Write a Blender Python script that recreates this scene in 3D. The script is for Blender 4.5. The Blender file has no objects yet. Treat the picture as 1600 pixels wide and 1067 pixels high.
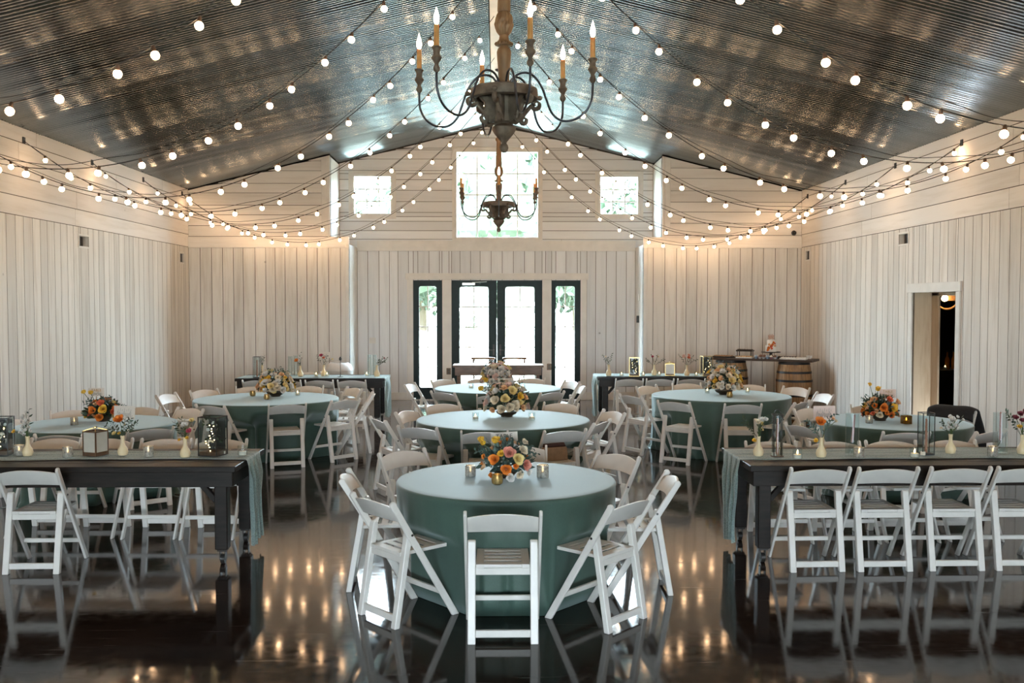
import bpy, bmesh, math, random
from mathutils import Vector, Matrix, Euler
R = math.radians
PI = math.pi
sc = bpy.context.scene
COL = sc.collection

# ------------------------------------------------------------------ camera
CAM_H = 1.97
FPX = 1480.0
cam_data = bpy.data.cameras.new('camera')
cam_data.sensor_width = 36.0
cam_data.lens = FPX * 36.0 / 1600.0
cam_data.clip_end = 400
cam = bpy.data.objects.new('camera', cam_data)
COL.objects.link(cam)
cam.location = (0, 0, CAM_H)
CAM_ROT = Euler((R(90 - 2.26), 0, R(-0.93)))
cam.rotation_euler = CAM_ROT
sc.camera = cam
CAM_M = CAM_ROT.to_matrix()

# ------------------------------------------------------------------ sky, light, exposure
SKY_STRENGTH = 95.0   # at the zenith; an overcast sky is about a third of that at the horizon
world = bpy.data.worlds.new('sky')
sc.world = world
world.use_nodes = True
wn = world.node_tree.nodes
wl = world.node_tree.links
wn.clear()
w_out = wn.new('ShaderNodeOutputWorld')
w_bg = wn.new('ShaderNodeBackground')
w_tc = wn.new('ShaderNodeTexCoord')
w_sep = wn.new('ShaderNodeSeparateXYZ')
w_ramp = wn.new('ShaderNodeValToRGB')
w_ramp.color_ramp.elements[0].position = 0.02
w_ramp.color_ramp.elements[0].color = (0.27, 0.30, 0.32, 1)
w_ramp.color_ramp.elements[1].position = 0.80
w_ramp.color_ramp.elements[1].color = (0.62, 0.82, 1.0, 1)
wl.new(w_tc.outputs['Generated'], w_sep.inputs[0])
wl.new(w_sep.outputs['Z'], w_ramp.inputs[0])
wl.new(w_ramp.outputs[0], w_bg.inputs['Color'])
w_bg.inputs['Strength'].default_value = SKY_STRENGTH
wl.new(w_bg.outputs[0], w_out.inputs[0])

sun_data = bpy.data.lights.new('sun', 'SUN')
sun_data.energy = 40.0
sun_data.angle = R(2)
sun_data.color = (1.0, 0.93, 0.82)
sun = bpy.data.objects.new('sun', sun_data)
COL.objects.link(sun)
sun.rotation_euler = (R(38), R(12), R(20))

BULB_EMIT = 52.0
BULB_COL = (1.0, 0.62, 0.34)

sc.view_settings.view_transform = 'Standard'
sc.view_settings.look = 'None'
sc.view_settings.gamma = 1.0
sc.view_settings.use_curve_mapping = False
sc.view_settings.exposure = 0.3
cy = sc.cycles
cy.use_denoising = True
cy.max_bounces = 8
cy.diffuse_bounces = 4
cy.glossy_bounces = 4
cy.transmission_bounces = 4
cy.transparent_max_bounces = 16
cy.caustics_reflective = False
cy.caustics_refractive = False
cy.sample_clamp_indirect = 6.0
cy.use_light_tree = True

def portal(x, y, z, w, h, face):
    d = bpy.data.lights.new('window_portal', 'AREA')
    d.shape = 'RECTANGLE'
    d.size = w
    d.size_y = h
    d.cycles.is_portal = True
    o = bpy.data.objects.new('window_portal', d)
    COL.objects.link(o)
    o.location = (x, y, z)
    # face = +1 shines towards +Y, -1 towards -Y
    o.rotation_euler = (R(90), 0, 0) if face > 0 else (R(-90), 0, 0)
    return o

# ------------------------------------------------------------------ helpers
def ray(px, py):
    d = Vector(((px - 800.0) / FPX, -(py - 533.5) / FPX, -1.0))
    return CAM_M @ d

def atz(px, py, z):
    """the point of the room at height z that the survey point (px, py) of the photograph shows"""
    d = ray(px, py)
    t = (z - CAM_H) / d.z
    return Vector((d.x * t, d.y * t, z))

def aty(px, py, y):
    d = ray(px, py)
    t = y / d.y
    return Vector((d.x * t, y, CAM_H + d.z * t))

class MB:
    def __init__(self):
        self.v = []
        self.f = []
        self.m = []
        self.mi = 0
    def add(self, vs, fs):
        b = len(self.v)
        self.v += [tuple(p) for p in vs]
        for f in fs:
            self.f.append([b + i for i in f])
            self.m.append(self.mi)
    def box(self, x0, x1, y0, y1, z0, z1):
        self.add([(x0,y0,z0),(x1,y0,z0),(x1,y1,z0),(x0,y1,z0),(x0,y0,z1),(x1,y0,z1),(x1,y1,z1),(x0,y1,z1)],
                 [(0,3,2,1),(4,5,6,7),(0,1,5,4),(1,2,6,5),(2,3,7,6),(3,0,4,7)])
        return self
    def cbox(self, cx, cy, cz, sx, sy, sz, M=None):
        vs = [Vector((sx*a/2, sy*b/2, sz*c/2)) for c in (-1,1) for a,b in ((-1,-1),(1,-1),(1,1),(-1,1))]
        if M is not None:
            vs = [M @ p for p in vs]
        vs = [p + Vector((cx,cy,cz)) for p in vs]
        self.add(vs, [(0,3,2,1),(4,5,6,7),(0,1,5,4),(1,2,6,5),(2,3,7,6),(3,0,4,7)])
        return self
    def prism(self, poly, axis, a0, a1):
        """poly: 2D outline; extruded along axis 'x' (poly=yz), 'y' (poly=xz) or 'z' (poly=xy)"""
        n = len(poly)
        def P(p, a):
            if axis == 'x': return (a, p[0], p[1])
            if axis == 'y': return (p[0], a, p[1])
            return (p[0], p[1], a)
        vs = [P(p, a0) for p in poly] + [P(p, a1) for p in poly]
        fs = [list(range(n))[::-1], list(range(n, 2*n))]
        for i in range(n):
            j = (i+1) % n
            fs.append((i, j, n+j, n+i))
        self.add(vs, fs)
        return self
    def beam(self, p0, p1, w, h, up=(0,0,1)):
        p0 = Vector(p0); p1 = Vector(p1)
        d = (p1-p0).normalized()
        u = Vector(up)
        s = d.cross(u)
        if s.length < 1e-4:
            s = d.cross(Vector((1,0,0)))
        s.normalize()
        u = s.cross(d).normalized()
        vs = []
        for p in (p0, p1):
            for a, b in ((-1,-1),(1,-1),(1,1),(-1,1)):
                vs.append(p + s*(a*w/2) + u*(b*h/2))
        self.add(vs, [(0,1,2,3),(7,6,5,4),(0,4,5,1),(1,5,6,2),(2,6,7,3),(3,7,4,0)])
        return self
    def tube(self, pts, r, seg=8, cap=True):
        pts = [Vector(p) for p in pts]
        n = len(pts)
        rr = r if isinstance(r, (list, tuple)) else [r]*n
        vs = []
        prev = None
        for i, p in enumerate(pts):
            d = (pts[min(i+1,n-1)] - pts[max(i-1,0)]).normalized()
            if prev is None:
                a = Vector((0,0,1)) if abs(d.z) < 0.9 else Vector((1,0,0))
                u = d.cross(a).normalized()
            else:
                u = (prev - d*prev.dot(d))
                u = u.normalized() if u.length > 1e-5 else d.orthogonal().normalized()
            prev = u
            w = d.cross(u)
            for k in range(seg):
                t = 2*PI*k/seg
                vs.append(p + u*(math.cos(t)*rr[i]) + w*(math.sin(t)*rr[i]))
        fs = []
        for i in range(n-1):
            for k in range(seg):
                k2 = (k+1) % seg
                fs.append((i*seg+k, i*seg+k2, (i+1)*seg+k2, (i+1)*seg+k))
        if cap:
            fs.append(list(range(seg))[::-1])
            fs.append([(n-1)*seg+k for k in range(seg)])
        self.add(vs, fs)
        return self
    def lathe(self, prof, seg=20, c=(0,0,0), caps=True):
        vs = []
        for r, z in prof:
            for k in range(seg):
                t = 2*PI*k/seg
                vs.append((c[0]+r*math.cos(t), c[1]+r*math.sin(t), c[2]+z))
        n = len(prof)
        fs = []
        for i in range(n-1):
            for k in range(seg):
                k2 = (k+1) % seg
                fs.append((i*seg+k, i*seg+k2, (i+1)*seg+k2, (i+1)*seg+k))
        if caps:
            if prof[0][0] > 1e-5: fs.append(list(range(seg))[::-1])
            if prof[-1][0] > 1e-5: fs.append([(n-1)*seg+k for k in range(seg)])
        self.add(vs, fs)
        return self
    def ball(self, c, r, seg=12, rings=8, sz=1.0):
        prof = []
        for i in range(rings+1):
            t = -PI/2 + PI*i/rings
            prof.append((max(1e-6, r*math.cos(t)), r*sz*math.sin(t)))
        return self.lathe(prof, seg, c, caps=False)
    def grid(self, nu, nv, fn, closed_u=False):
        vs = [fn(i, j) for j in range(nv) for i in range(nu)]
        fs = []
        for j in range(nv-1):
            for i in range(nu if closed_u else nu-1):
                i2 = (i+1) % nu
                fs.append((j*nu+i, j*nu+i2, (j+1)*nu+i2, (j+1)*nu+i))
        self.add(vs, fs)
        return self
    def mesh(self, name, mats, smooth=False, bevel=0.0, seg=1, weld=False):
        me = bpy.data.meshes.new(name)
        me.from_pydata(self.v, [], self.f)
        if not isinstance(mats, (list, tuple)): mats = [mats]
        for m in mats: me.materials.append(m)
        me.polygons.foreach_set('material_index', self.m)
        bm = bmesh.new()
        bm.from_mesh(me)
        if weld:
            bmesh.ops.remove_doubles(bm, verts=bm.verts, dist=1e-5)
        bmesh.ops.recalc_face_normals(bm, faces=bm.faces)
        if bevel > 0:
            ed = [e for e in bm.edges if len(e.link_faces) == 2 and e.calc_face_angle(0) > 0.6]
            bmesh.ops.bevel(bm, geom=ed, offset=bevel, offset_type='OFFSET', segments=seg, profile=0.5, affect='EDGES', clamp_overlap=True)
        bm.to_mesh(me)
        bm.free()
        if smooth:
            me.polygons.foreach_set('use_smooth', [True]*len(me.polygons))
            if smooth == 'auto':
                me.set_sharp_from_angle(angle=R(40))
        me.update()
        return me
    def build(self, name, mats, parent=None, smooth=False, bevel=0.0, seg=1, weld=False):
        o = bpy.data.objects.new(name, self.mesh(name, mats, smooth, bevel, seg, weld))
        COL.objects.link(o)
        if parent is not None:
            o.parent = parent
        return o

def obj(name, mesh, parent=None, loc=None, rot=None, scale=None):
    o = bpy.data.objects.new(name, mesh)
    COL.objects.link(o)
    if parent is not None: o.parent = parent
    if loc is not None: o.location = loc
    if rot is not None: o.rotation_euler = rot
    if scale is not None: o.scale = scale if isinstance(scale, (tuple, list)) else (scale,)*3
    return o

def tag(o, label, cat, group=None, kind=None):
    o['label'] = label
    o['category'] = cat
    if group: o['group'] = group
    if kind: o['kind'] = kind
    return o

def thing(name, label, cat, loc=(0,0,0), rz=0.0, group=None):
    o = bpy.data.objects.new(name, None)
    o.empty_display_size = 0.1
    COL.objects.link(o)
    o.location = loc
    o.rotation_euler = (0, 0, rz)
    return tag(o, label, cat, group)

def struct(o):
    o['kind'] = 'structure'
    return o

def dup(root, loc, rz, label, group=None):
    """a copy of a thing with copies of its parts and sub-parts"""
    r = root.copy(); COL.objects.link(r)
    r.location = loc; r.rotation_euler = (0, 0, rz)
    r['label'] = label
    if group: r['group'] = group
    for ch in root.children:
        c = ch.copy(); COL.objects.link(c); c.parent = r
        for g in ch.children:
            d = g.copy(); COL.objects.link(d); d.parent = c
    return r

# ------------------------------------------------------------------ materials
def new_mat(name):
    m = bpy.data.materials.new(name)
    m.use_nodes = True
    nt = m.node_tree
    b = nt.nodes['Principled BSDF']
    return m, nt, b

def setp(b, **k):
    names = {'color':'Base Color','rough':'Roughness','metal':'Metallic','spec':'Specular IOR Level','trans':'Transmission Weight',
             'ior':'IOR','alpha':'Alpha','emit':'Emission Color','estr':'Emission Strength','sheen':'Sheen Weight','srough':'Sheen Roughness',
             'stint':'Sheen Tint','coat':'Coat Weight','crough':'Coat Roughness','sss':'Subsurface Weight'}
    for key, val in k.items():
        if key in ('color','emit','stint') and len(val) == 3: val = (*val, 1)
        b.inputs[names[key]].default_value = val

def mat(name, color, rough=0.5, var=0.12, scale=20.0, bump=0.0, island=0.0, stretch=(1,1,1), **k):
    """principled with noise-driven tone variation, optional per-piece variation and bump"""
    m, nt, b = new_mat(name)
    setp(b, color=color, rough=rough, **k)
    N = nt.nodes; L = nt.links
    tc = N.new('ShaderNodeTexCoord'); mp = N.new('ShaderNodeMapping'); no = N.new('ShaderNodeTexNoise')
    mp.inputs['Scale'].default_value = stretch
    no.inputs['Scale'].default_value = scale
    no.inputs['Detail'].default_value = 4
    L.new(tc.outputs['Object'], mp.inputs[0]); L.new(mp.outputs[0], no.inputs['Vector'])
    val = no.outputs['Fac']
    mr = N.new('ShaderNodeMapRange')
    mr.inputs['From Min'].default_value = 0.3; mr.inputs['From Max'].default_value = 0.7
    mr.inputs['To Min'].default_value = 1 - var; mr.inputs['To Max'].default_value = 1 + var
    L.new(val, mr.inputs['Value'])
    fac = mr.outputs[0]
    if island > 0:
        ge = N.new('ShaderNodeNewGeometry'); m2 = N.new('ShaderNodeMapRange')
        m2.inputs['To Min'].default_value = 1 - island; m2.inputs['To Max'].default_value = 1 + island
        L.new(ge.outputs['Random Per Island'], m2.inputs['Value'])
        mu = N.new('ShaderNodeMath'); mu.operation = 'MULTIPLY'
        L.new(fac, mu.inputs[0]); L.new(m2.outputs[0], mu.inputs[1])
        fac = mu.outputs[0]
    vm = N.new('ShaderNodeVectorMath'); vm.operation = 'SCALE'
    vm.inputs[0].default_value = color[:3]
    L.new(fac, vm.inputs['Scale'])
    L.new(vm.outputs[0], b.inputs['Base Color'])
    if bump > 0:
        bp = N.new('ShaderNodeBump')
        bp.inputs['Strength'].default_value = bump
        bp.inputs['Distance'].default_value = 0.005
        L.new(val, bp.inputs['Height']); L.new(bp.outputs[0], b.inputs['Normal'])
    return m

def plank_mat(name, color, dark, stretch, rough=0.6):
    """whitewashed boards: streaked grain, knots, a slightly different tone for every board"""
    m, nt, b = new_mat(name)
    N = nt.nodes; L = nt.links
    setp(b, rough=rough, spec=0.35)
    tc = N.new('ShaderNodeTexCoord'); mp = N.new('ShaderNodeMapping')
    mp.inputs['Scale'].default_value = stretch
    ge = N.new('ShaderNodeNewGeometry')
    ad = N.new('ShaderNodeVectorMath'); ad.operation = 'MULTIPLY_ADD'
    ad.inputs[1].default_value = (13.0, 17.0, 19.0)
    L.new(tc.outputs['Object'], mp.inputs[0])
    cm = N.new('ShaderNodeCombineXYZ')
    for i in range(3): L.new(ge.outputs['Random Per Island'], cm.inputs[i])
    L.new(cm.outputs[0], ad.inputs[0]); L.new(mp.outputs[0], ad.inputs[2])
    n1 = N.new('ShaderNodeTexNoise'); n1.inputs['Scale'].default_value = 1.0; n1.inputs['Detail'].default_value = 7; n1.inputs['Roughness'].default_value = 0.68
    L.new(ad.outputs[0], n1.inputs['Vector'])
    r1 = N.new('ShaderNodeValToRGB')
    r1.color_ramp.elements[0].position = 0.28; r1.color_ramp.elements[0].color = (*dark, 1)
    r1.color_ramp.elements[1].position = 0.52; r1.color_ramp.elements[1].color = (*color, 1)
    L.new(n1.outputs['Fac'], r1.inputs[0])
    # per board tone
    m2 = N.new('ShaderNodeMapRange'); m2.inputs['To Min'].default_value = 0.86; m2.inputs['To Max'].default_value = 1.05
    L.new(ge.outputs['Random Per Island'], m2.inputs['Value'])
    vm = N.new('ShaderNodeVectorMath'); vm.operation = 'SCALE'
    L.new(r1.outputs[0], vm.inputs[0]); L.new(m2.outputs[0], vm.inputs['Scale'])
    # knots
    n3 = N.new('ShaderNodeTexVoronoi'); n3.inputs['Scale'].default_value = 1.1
    L.new(tc.outputs['Object'], n3.inputs['Vector'])
    r3 = N.new('ShaderNodeMapRange'); r3.inputs['From Min'].default_value = 0.012; r3.inputs['From Max'].default_value = 0.03
    r3.inputs['To Min'].default_value = 0.55; r3.inputs['To Max'].default_value = 1.0
    L.new(n3.outputs['Distance'], r3.inputs['Value'])
    v2 = N.new('ShaderNodeVectorMath'); v2.operation = 'SCALE'
    L.new(vm.outputs[0], v2.inputs[0]); L.new(r3.outputs[0], v2.inputs['Scale'])
    L.new(v2.outputs[0], b.inputs['Base Color'])
    bp = N.new('ShaderNodeBump'); bp.inputs['Strength'].default_value = 0.25; bp.inputs['Distance'].default_value = 0.004
    L.new(n1.outputs['Fac'], bp.inputs['Height']); L.new(bp.outputs[0], b.inputs['Normal'])
    return m

def glass_mat(name, tint=(0.95,0.98,0.97), rough=0.03, refl=0.9):
    """thin clear glass: lets light through, reflects at grazing angles"""
    m = bpy.data.materials.new(name); m.use_nodes = True
    nt = m.node_tree; N = nt.nodes; L = nt.links
    N.clear()
    out = N.new('ShaderNodeOutputMaterial'); mix = N.new('ShaderNodeMixShader')
    tr = N.new('ShaderNodeBsdfTransparent'); gl = N.new('ShaderNodeBsdfGlossy'); fr = N.new('ShaderNodeLayerWeight'); pw = N.new('ShaderNodeMath'); ml = N.new('ShaderNodeMath')
    tr.inputs[0].default_value = (*tint, 1)
    gl.inputs['Roughness'].default_value = rough
    gl.inputs['Color'].default_value = (refl, refl, refl, 1)
    fr.inputs['Blend'].default_value = 0.5
    pw.operation = 'POWER'; pw.inputs[1].default_value = 4.0
    ml.operation = 'MULTIPLY_ADD'; ml.inputs[1].default_value = 0.45; ml.inputs[2].default_value = 0.03
    L.new(fr.outputs['Facing'], pw.inputs[0]); L.new(pw.outputs[0], ml.inputs[0]); L.new(ml.outputs[0], mix.inputs[0]); L.new(tr.outputs[0], mix.inputs[1]); L.new(gl.outputs[0], mix.inputs[2])
    L.new(mix.outputs[0], out.inputs[0])
    return m

def emit_mat(name, color, strength):
    m, nt, b = new_mat(name)
    setp(b, color=color, rough=0.3, emit=color, estr=strength)
    return m

WALL_V = plank_mat('whitewash_vertical_boards', (0.83,0.81,0.77), (0.64,0.60,0.545), (11,11,0.7))
WALL_H = plank_mat('whitewash_horizontal_boards', (0.85,0.83,0.80), (0.73,0.70,0.65), (0.7,0.7,11))
# entrance recess boards: whiter, with the cool daylight there put into their colour
WALL_RV = plank_mat('daylit_white_vertical_boards', (0.86,0.89,0.92), (0.74,0.77,0.80), (11,11,0.7))
WALL_RH = plank_mat('daylit_white_horizontal_boards', (0.86,0.89,0.92), (0.77,0.80,0.83), (0.7,0.7,11))
RAW_EDGE = mat('raw_sawn_board_edge', (0.16,0.125,0.09), 0.85, 0.25, 8)
WALL_GAP = mat('dark_gap', (0.06,0.05,0.045), 0.9)
TRIM = mat('white_painted_trim', (0.78,0.77,0.74), 0.45, 0.05, 6)
DOOR_GREEN = mat('dark_green_door_paint', (0.006,0.017,0.018), 0.45, 0.15, 10, spec=0.2)
CHAIR_W = mat('white_resin', (0.78,0.76,0.72), 0.38, 0.05, 9)
DARKWOOD = mat('dark_stained_wood', (0.009,0.006,0.0045), 0.45, 0.5, 5, 0.15, 0.25, (1,8,8), spec=0.25)
PANE = glass_mat('clear_window_pane')
CLEAR = glass_mat('clear_thin_glass', (0.93,0.96,0.96), 0.02)
CREAM = mat('cream_ceramic', (0.80,0.66,0.42), 0.35, 0.06, 10)
BLACKMETAL = mat('black_metal', (0.015,0.014,0.013), 0.4, 0.2, 30)
GOLDMETAL = mat('antique_brass', (0.55,0.38,0.15), 0.3, 0.2, 30, metal=1.0)
WAX = mat('white_wax', (0.85,0.80,0.70), 0.5, 0.04, 10)
PAPER = mat('white_card_paper', (0.80,0.76,0.70), 0.8, 0.03, 10)
PINKPAPER = mat('blush_card_paper', (0.80,0.64,0.58), 0.8, 0.03, 10)
INK = mat('charcoal_ink', (0.03,0.03,0.03), 0.7)
GOLDINK = mat('gold_ink', (0.50,0.28,0.10), 0.6)
CANDLELIGHT = emit_mat('candle_flame', (1.0,0.62,0.25), 16.0)
BULB = emit_mat('warm_globe_bulb', BULB_COL, BULB_EMIT)
FAIRY = emit_mat('warm_fairy_light', (1.0,0.70,0.35), 8.0)
CANDLEBULB = emit_mat('candle_lamp_glass', (1.0,0.80,0.58), 22.0)
WIRE = mat('black_cable', (0.012,0.012,0.012), 0.6)
WIREBROWN = mat('brown_socket', (0.05,0.025,0.012), 0.5)

def floor_material():
    m, nt, b = new_mat('polished_dark_concrete')
    N = nt.nodes; L = nt.links
    tc = N.new('ShaderNodeTexCoord')
    n1 = N.new('ShaderNodeTexNoise'); n1.inputs['Scale'].default_value = 0.9; n1.inputs['Detail'].default_value = 8
    n2 = N.new('ShaderNodeTexNoise'); n2.inputs['Scale'].default_value = 14; n2.inputs['Detail'].default_value = 6
    L.new(tc.outputs['Object'], n1.inputs['Vector']); L.new(tc.outputs['Object'], n2.inputs['Vector'])
    cr = N.new('ShaderNodeValToRGB')
    cr.color_ramp.elements[0].position = 0.35; cr.color_ramp.elements[0].color = (0.012,0.009,0.008,1)
    cr.color_ramp.elements[1].position = 0.68; cr.color_ramp.elements[1].color = (0.040,0.025,0.018,1)
    L.new(n1.outputs['Fac'], cr.inputs[0]); L.new(cr.outputs[0], b.inputs['Base Color'])
    # fine scratches: thin lines of two stretched, turned noises
    ma = N.new('ShaderNodeMath'); ma.operation = 'MAXIMUM'
    for k, (ang, off) in enumerate(((0.6, 0), (2.1, 7.0))):
        mp = N.new('ShaderNodeMapping'); mp.inputs['Rotation'].default_value = (0,0,ang); mp.inputs['Scale'].default_value = (1.2, 70, 1); mp.inputs['Location'].default_value = (off, off, 0)
        no = N.new('ShaderNodeTexNoise'); no.inputs['Scale'].default_value = 1.0; no.inputs['Detail'].default_value = 2; no.inputs['Distortion'].default_value = 0.6
        mr = N.new('ShaderNodeMapRange'); mr.inputs['From Min'].default_value = 0.70; mr.inputs['From Max'].default_value = 0.76
        L.new(tc.outputs['Object'], mp.inputs[0]); L.new(mp.outputs[0], no.inputs['Vector']); L.new(no.outputs['Fac'], mr.inputs['Value'])
        L.new(mr.outputs[0], ma.inputs[k])
    rr = N.new('ShaderNodeMapRange'); rr.inputs['To Min'].default_value = 0.05; rr.inputs['To Max'].default_value = 0.11
    rr.inputs['From Min'].default_value = 0.3; rr.inputs['From Max'].default_value = 0.7
    L.new(n2.outputs['Fac'], rr.inputs['Value'])
    sm = N.new('ShaderNodeMath'); sm.operation = 'MULTIPLY_ADD'; sm.inputs[1].default_value = 0.25
    L.new(ma.outputs[0], sm.inputs[0]); L.new(rr.outputs[0], sm.inputs[2])
    L.new(sm.outputs[0], b.inputs['Roughness'])
    bp = N.new('ShaderNodeBump'); bp.inputs['Strength'].default_value = 0.05; bp.inputs['Distance'].default_value = 0.003
    L.new(n2.outputs['Fac'], bp.inputs['Height']); L.new(bp.outputs[0], b.inputs['Normal'])
    setp(b, spec=0.34)
    return m
FLOOR = floor_material()

def metal_ceiling():
    m, nt, b = new_mat('galvanised_corrugated_metal')
    N = nt.nodes; L = nt.links
    setp(b, metal=1.0)
    tc = N.new('ShaderNodeTexCoord')
    mp = N.new('ShaderNodeMapping'); mp.inputs['Scale'].default_value = (0.25, 4.0, 0.25)
    n1 = N.new('ShaderNodeTexNoise'); n1.inputs['Scale'].default_value = 1.0; n1.inputs['Detail'].default_value = 2
    L.new(tc.outputs['Object'], mp.inputs[0]); L.new(mp.outputs[0], n1.inputs['Vector'])
    cr = N.new('ShaderNodeValToRGB')
    cr.color_ramp.elements[0].position = 0.3; cr.color_ramp.elements[0].color = (0.20,0.225,0.24,1)
    cr.color_ramp.elements[1].position = 0.7; cr.color_ramp.elements[1].color = (0.27,0.295,0.31,1)
    L.new(n1.outputs['Fac'], cr.inputs[0]); L.new(cr.outputs[0], b.inputs['Base Color'])
    rr = N.new('ShaderNodeMapRange'); rr.inputs['To Min'].default_value = 0.18; rr.inputs['To Max'].default_value = 0.22
    rr.inputs['From Min'].default_value = 0.3; rr.inputs['From Max'].default_value = 0.7
    L.new(n1.outputs['Fac'], rr.inputs['Value']); L.new(rr.outputs[0], b.inputs['Roughness'])
    return m
METAL = metal_ceiling()

def cloth_material(name, color, sheen_col):
    m, nt, b = new_mat(name)
    N = nt.nodes; L = nt.links
    setp(b, color=color, rough=0.55, spec=0.5, sheen=0.9, srough=0.4, stint=sheen_col)
    tc = N.new('ShaderNodeTexCoord')
    wv = N.new('ShaderNodeTexNoise'); wv.inputs['Scale'].default_value = 260; wv.inputs['Detail'].default_value = 2
    n1 = N.new('ShaderNodeTexNoise'); n1.inputs['Scale'].default_value = 5; n1.inputs['Detail'].default_value = 5
    L.new(tc.outputs['Object'], wv.inputs['Vector']); L.new(tc.outputs['Object'], n1.inputs['Vector'])
    ad = N.new('ShaderNodeMath'); ad.operation = 'ADD'
    L.new(wv.outputs['Fac'], ad.inputs[0]); L.new(n1.outputs['Fac'], ad.inputs[1])
    mr = N.new('ShaderNodeMapRange'); mr.inputs['From Min'].default_value = 0.6; mr.inputs['From Max'].default_value = 1.4
    mr.inputs['To Min'].default_value = 0.75; mr.inputs['To Max'].default_value = 1.25
    L.new(ad.outputs[0], mr.inputs['Value'])
    vm = N.new('ShaderNodeVectorMath'); vm.operation = 'SCALE'; vm.inputs[0].default_value = color
    L.new(mr.outputs[0], vm.inputs['Scale']); L.new(vm.outputs[0], b.inputs['Base Color'])
    bp = N.new('ShaderNodeBump'); bp.inputs['Strength'].default_value = 0.2; bp.inputs['Distance'].default_value = 0.002
    L.new(wv.outputs['Fac'], bp.inputs['Height']); L.new(bp.outputs[0], b.inputs['Normal'])
    return m
CLOTH = cloth_material('sage_green_linen', (0.050,0.098,0.078), (0.75,0.88,0.92))

def gauze_material():
    m, nt, b = new_mat('sage_gauze')
    N = nt.nodes; L = nt.links
    setp(b, rough=0.8, sheen=0.4)
    tc = N.new('ShaderNodeTexCoord')
    n1 = N.new('ShaderNodeTexNoise'); n1.inputs['Scale'].default_value = 140; n1.inputs['Detail'].default_value = 3
    L.new(tc.outputs['Object'], n1.inputs['Vector'])
    cr = N.new('ShaderNodeValToRGB')
    cr.color_ramp.elements[0].position = 0.3; cr.color_ramp.elements[0].color = (0.20,0.28,0.265,1)
    cr.color_ramp.elements[1].position = 0.7; cr.color_ramp.elements[1].color = (0.31,0.42,0.40,1)
    L.new(n1.outputs['Fac'], cr.inputs[0]); L.new(cr.outputs[0], b.inputs['Base Color'])
    mr = N.new('ShaderNodeMapRange'); mr.inputs['From Min'].default_value = 0.3; mr.inputs['From Max'].default_value = 0.55
    mr.inputs['To Min'].default_value = 0.72; mr.inputs['To Max'].default_value = 0.98
    L.new(n1.outputs['Fac'], mr.inputs['Value']); L.new(mr.outputs[0], b.inputs['Alpha'])
    return m
GAUZE = gauze_material()
# ------------------------------------------------------------------ the room
HW = 5.9            # half width of the hall
Y0, Y1, Y2 = -12.0, 18.3, 19.4
EAVE, SLOPE = 4.15, 0.25
ZT = 3.06           # where the vertical boards end
PEAK = EAVE + HW*SLOPE
LO, UP = 2.84, 3.19 # half widths of the entrance recess, below and above the ledge
rnd = random.Random(4)

def roof_z(x): return PEAK - SLOPE*abs(x)

def cuts(a0, a1, w, extra, rs):
    xs = [a0]
    while xs[-1] < a1 - w*1.25:
        xs.append(xs[-1] + w*rs.uniform(0.86, 1.14))
    xs.append(a1)
    for e in extra:
        if a0 < e < a1:
            xs = [x for x in xs if abs(x-e) > 0.035 or x in (a0, a1)] + [e]
    return sorted(xs)

def pieces(a, b, z0, z1, holes):
    """parts of the strip a..b that no hole takes away"""
    segs = [(z0, z1)]
    for h0, h1, k0, k1 in holes:
        if b > h0 + 1e-4 and a < h1 - 1e-4:
            ns = []
            for s0, s1 in segs:
                if k1 <= s0 or k0 >= s1: ns.append((s0, s1)); continue
                if k0 > s0: ns.append((s0, k0))
                if k1 < s1: ns.append((k1, s1))
            segs = ns
    return segs

def panel(mb, put, a0, a1, z0, z1, w, holes, vertical, rs, gap=0.009):
    ex = [h for hh in holes for h in (hh[:2] if vertical else hh[2:])]
    if vertical:
        xs = cuts(a0, a1, w, ex, rs)
        for a, b in zip(xs, xs[1:]):
            for s0, s1 in pieces(a, b, z0, z1, holes):
                put(mb, a+gap/2, b-gap/2, s0, s1)
    else:
        zs = cuts(z0, z1, w, ex, rs)
        hz = [(h[2], h[3], h[0], h[1]) for h in holes]
        for c, d in zip(zs, zs[1:]):
            for s0, s1 in pieces(c, d, a0, a1, hz):
                xs = [s0]
                while s1 - xs[-1] > 5.5:
                    xs.append(xs[-1] + rs.uniform(3.0, 4.8))
                xs.append(s1)
                for a, b in zip(xs, xs[1:]):
                    put(mb, a+0.002, b-0.002, c+gap/2, d-gap/2)

def raw_edges(mb, *sides):
    """the boards are whitewashed on the face only: their sawn edges stay raw wood"""
    for k in (0, 1) + sides: mb.m[len(mb.m) - 6 + k] = 1

def put_x(face, sgn, t=0.02):
    """boards on a wall x = face; sgn: which way the wall's back lies"""
    def put(mb, a, b, z0, z1):
        x0, x1 = sorted((face, face + sgn*t))
        mb.box(x0, x1, a, b, z0, z1)
        raw_edges(mb, 2, 4)
    return put

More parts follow.
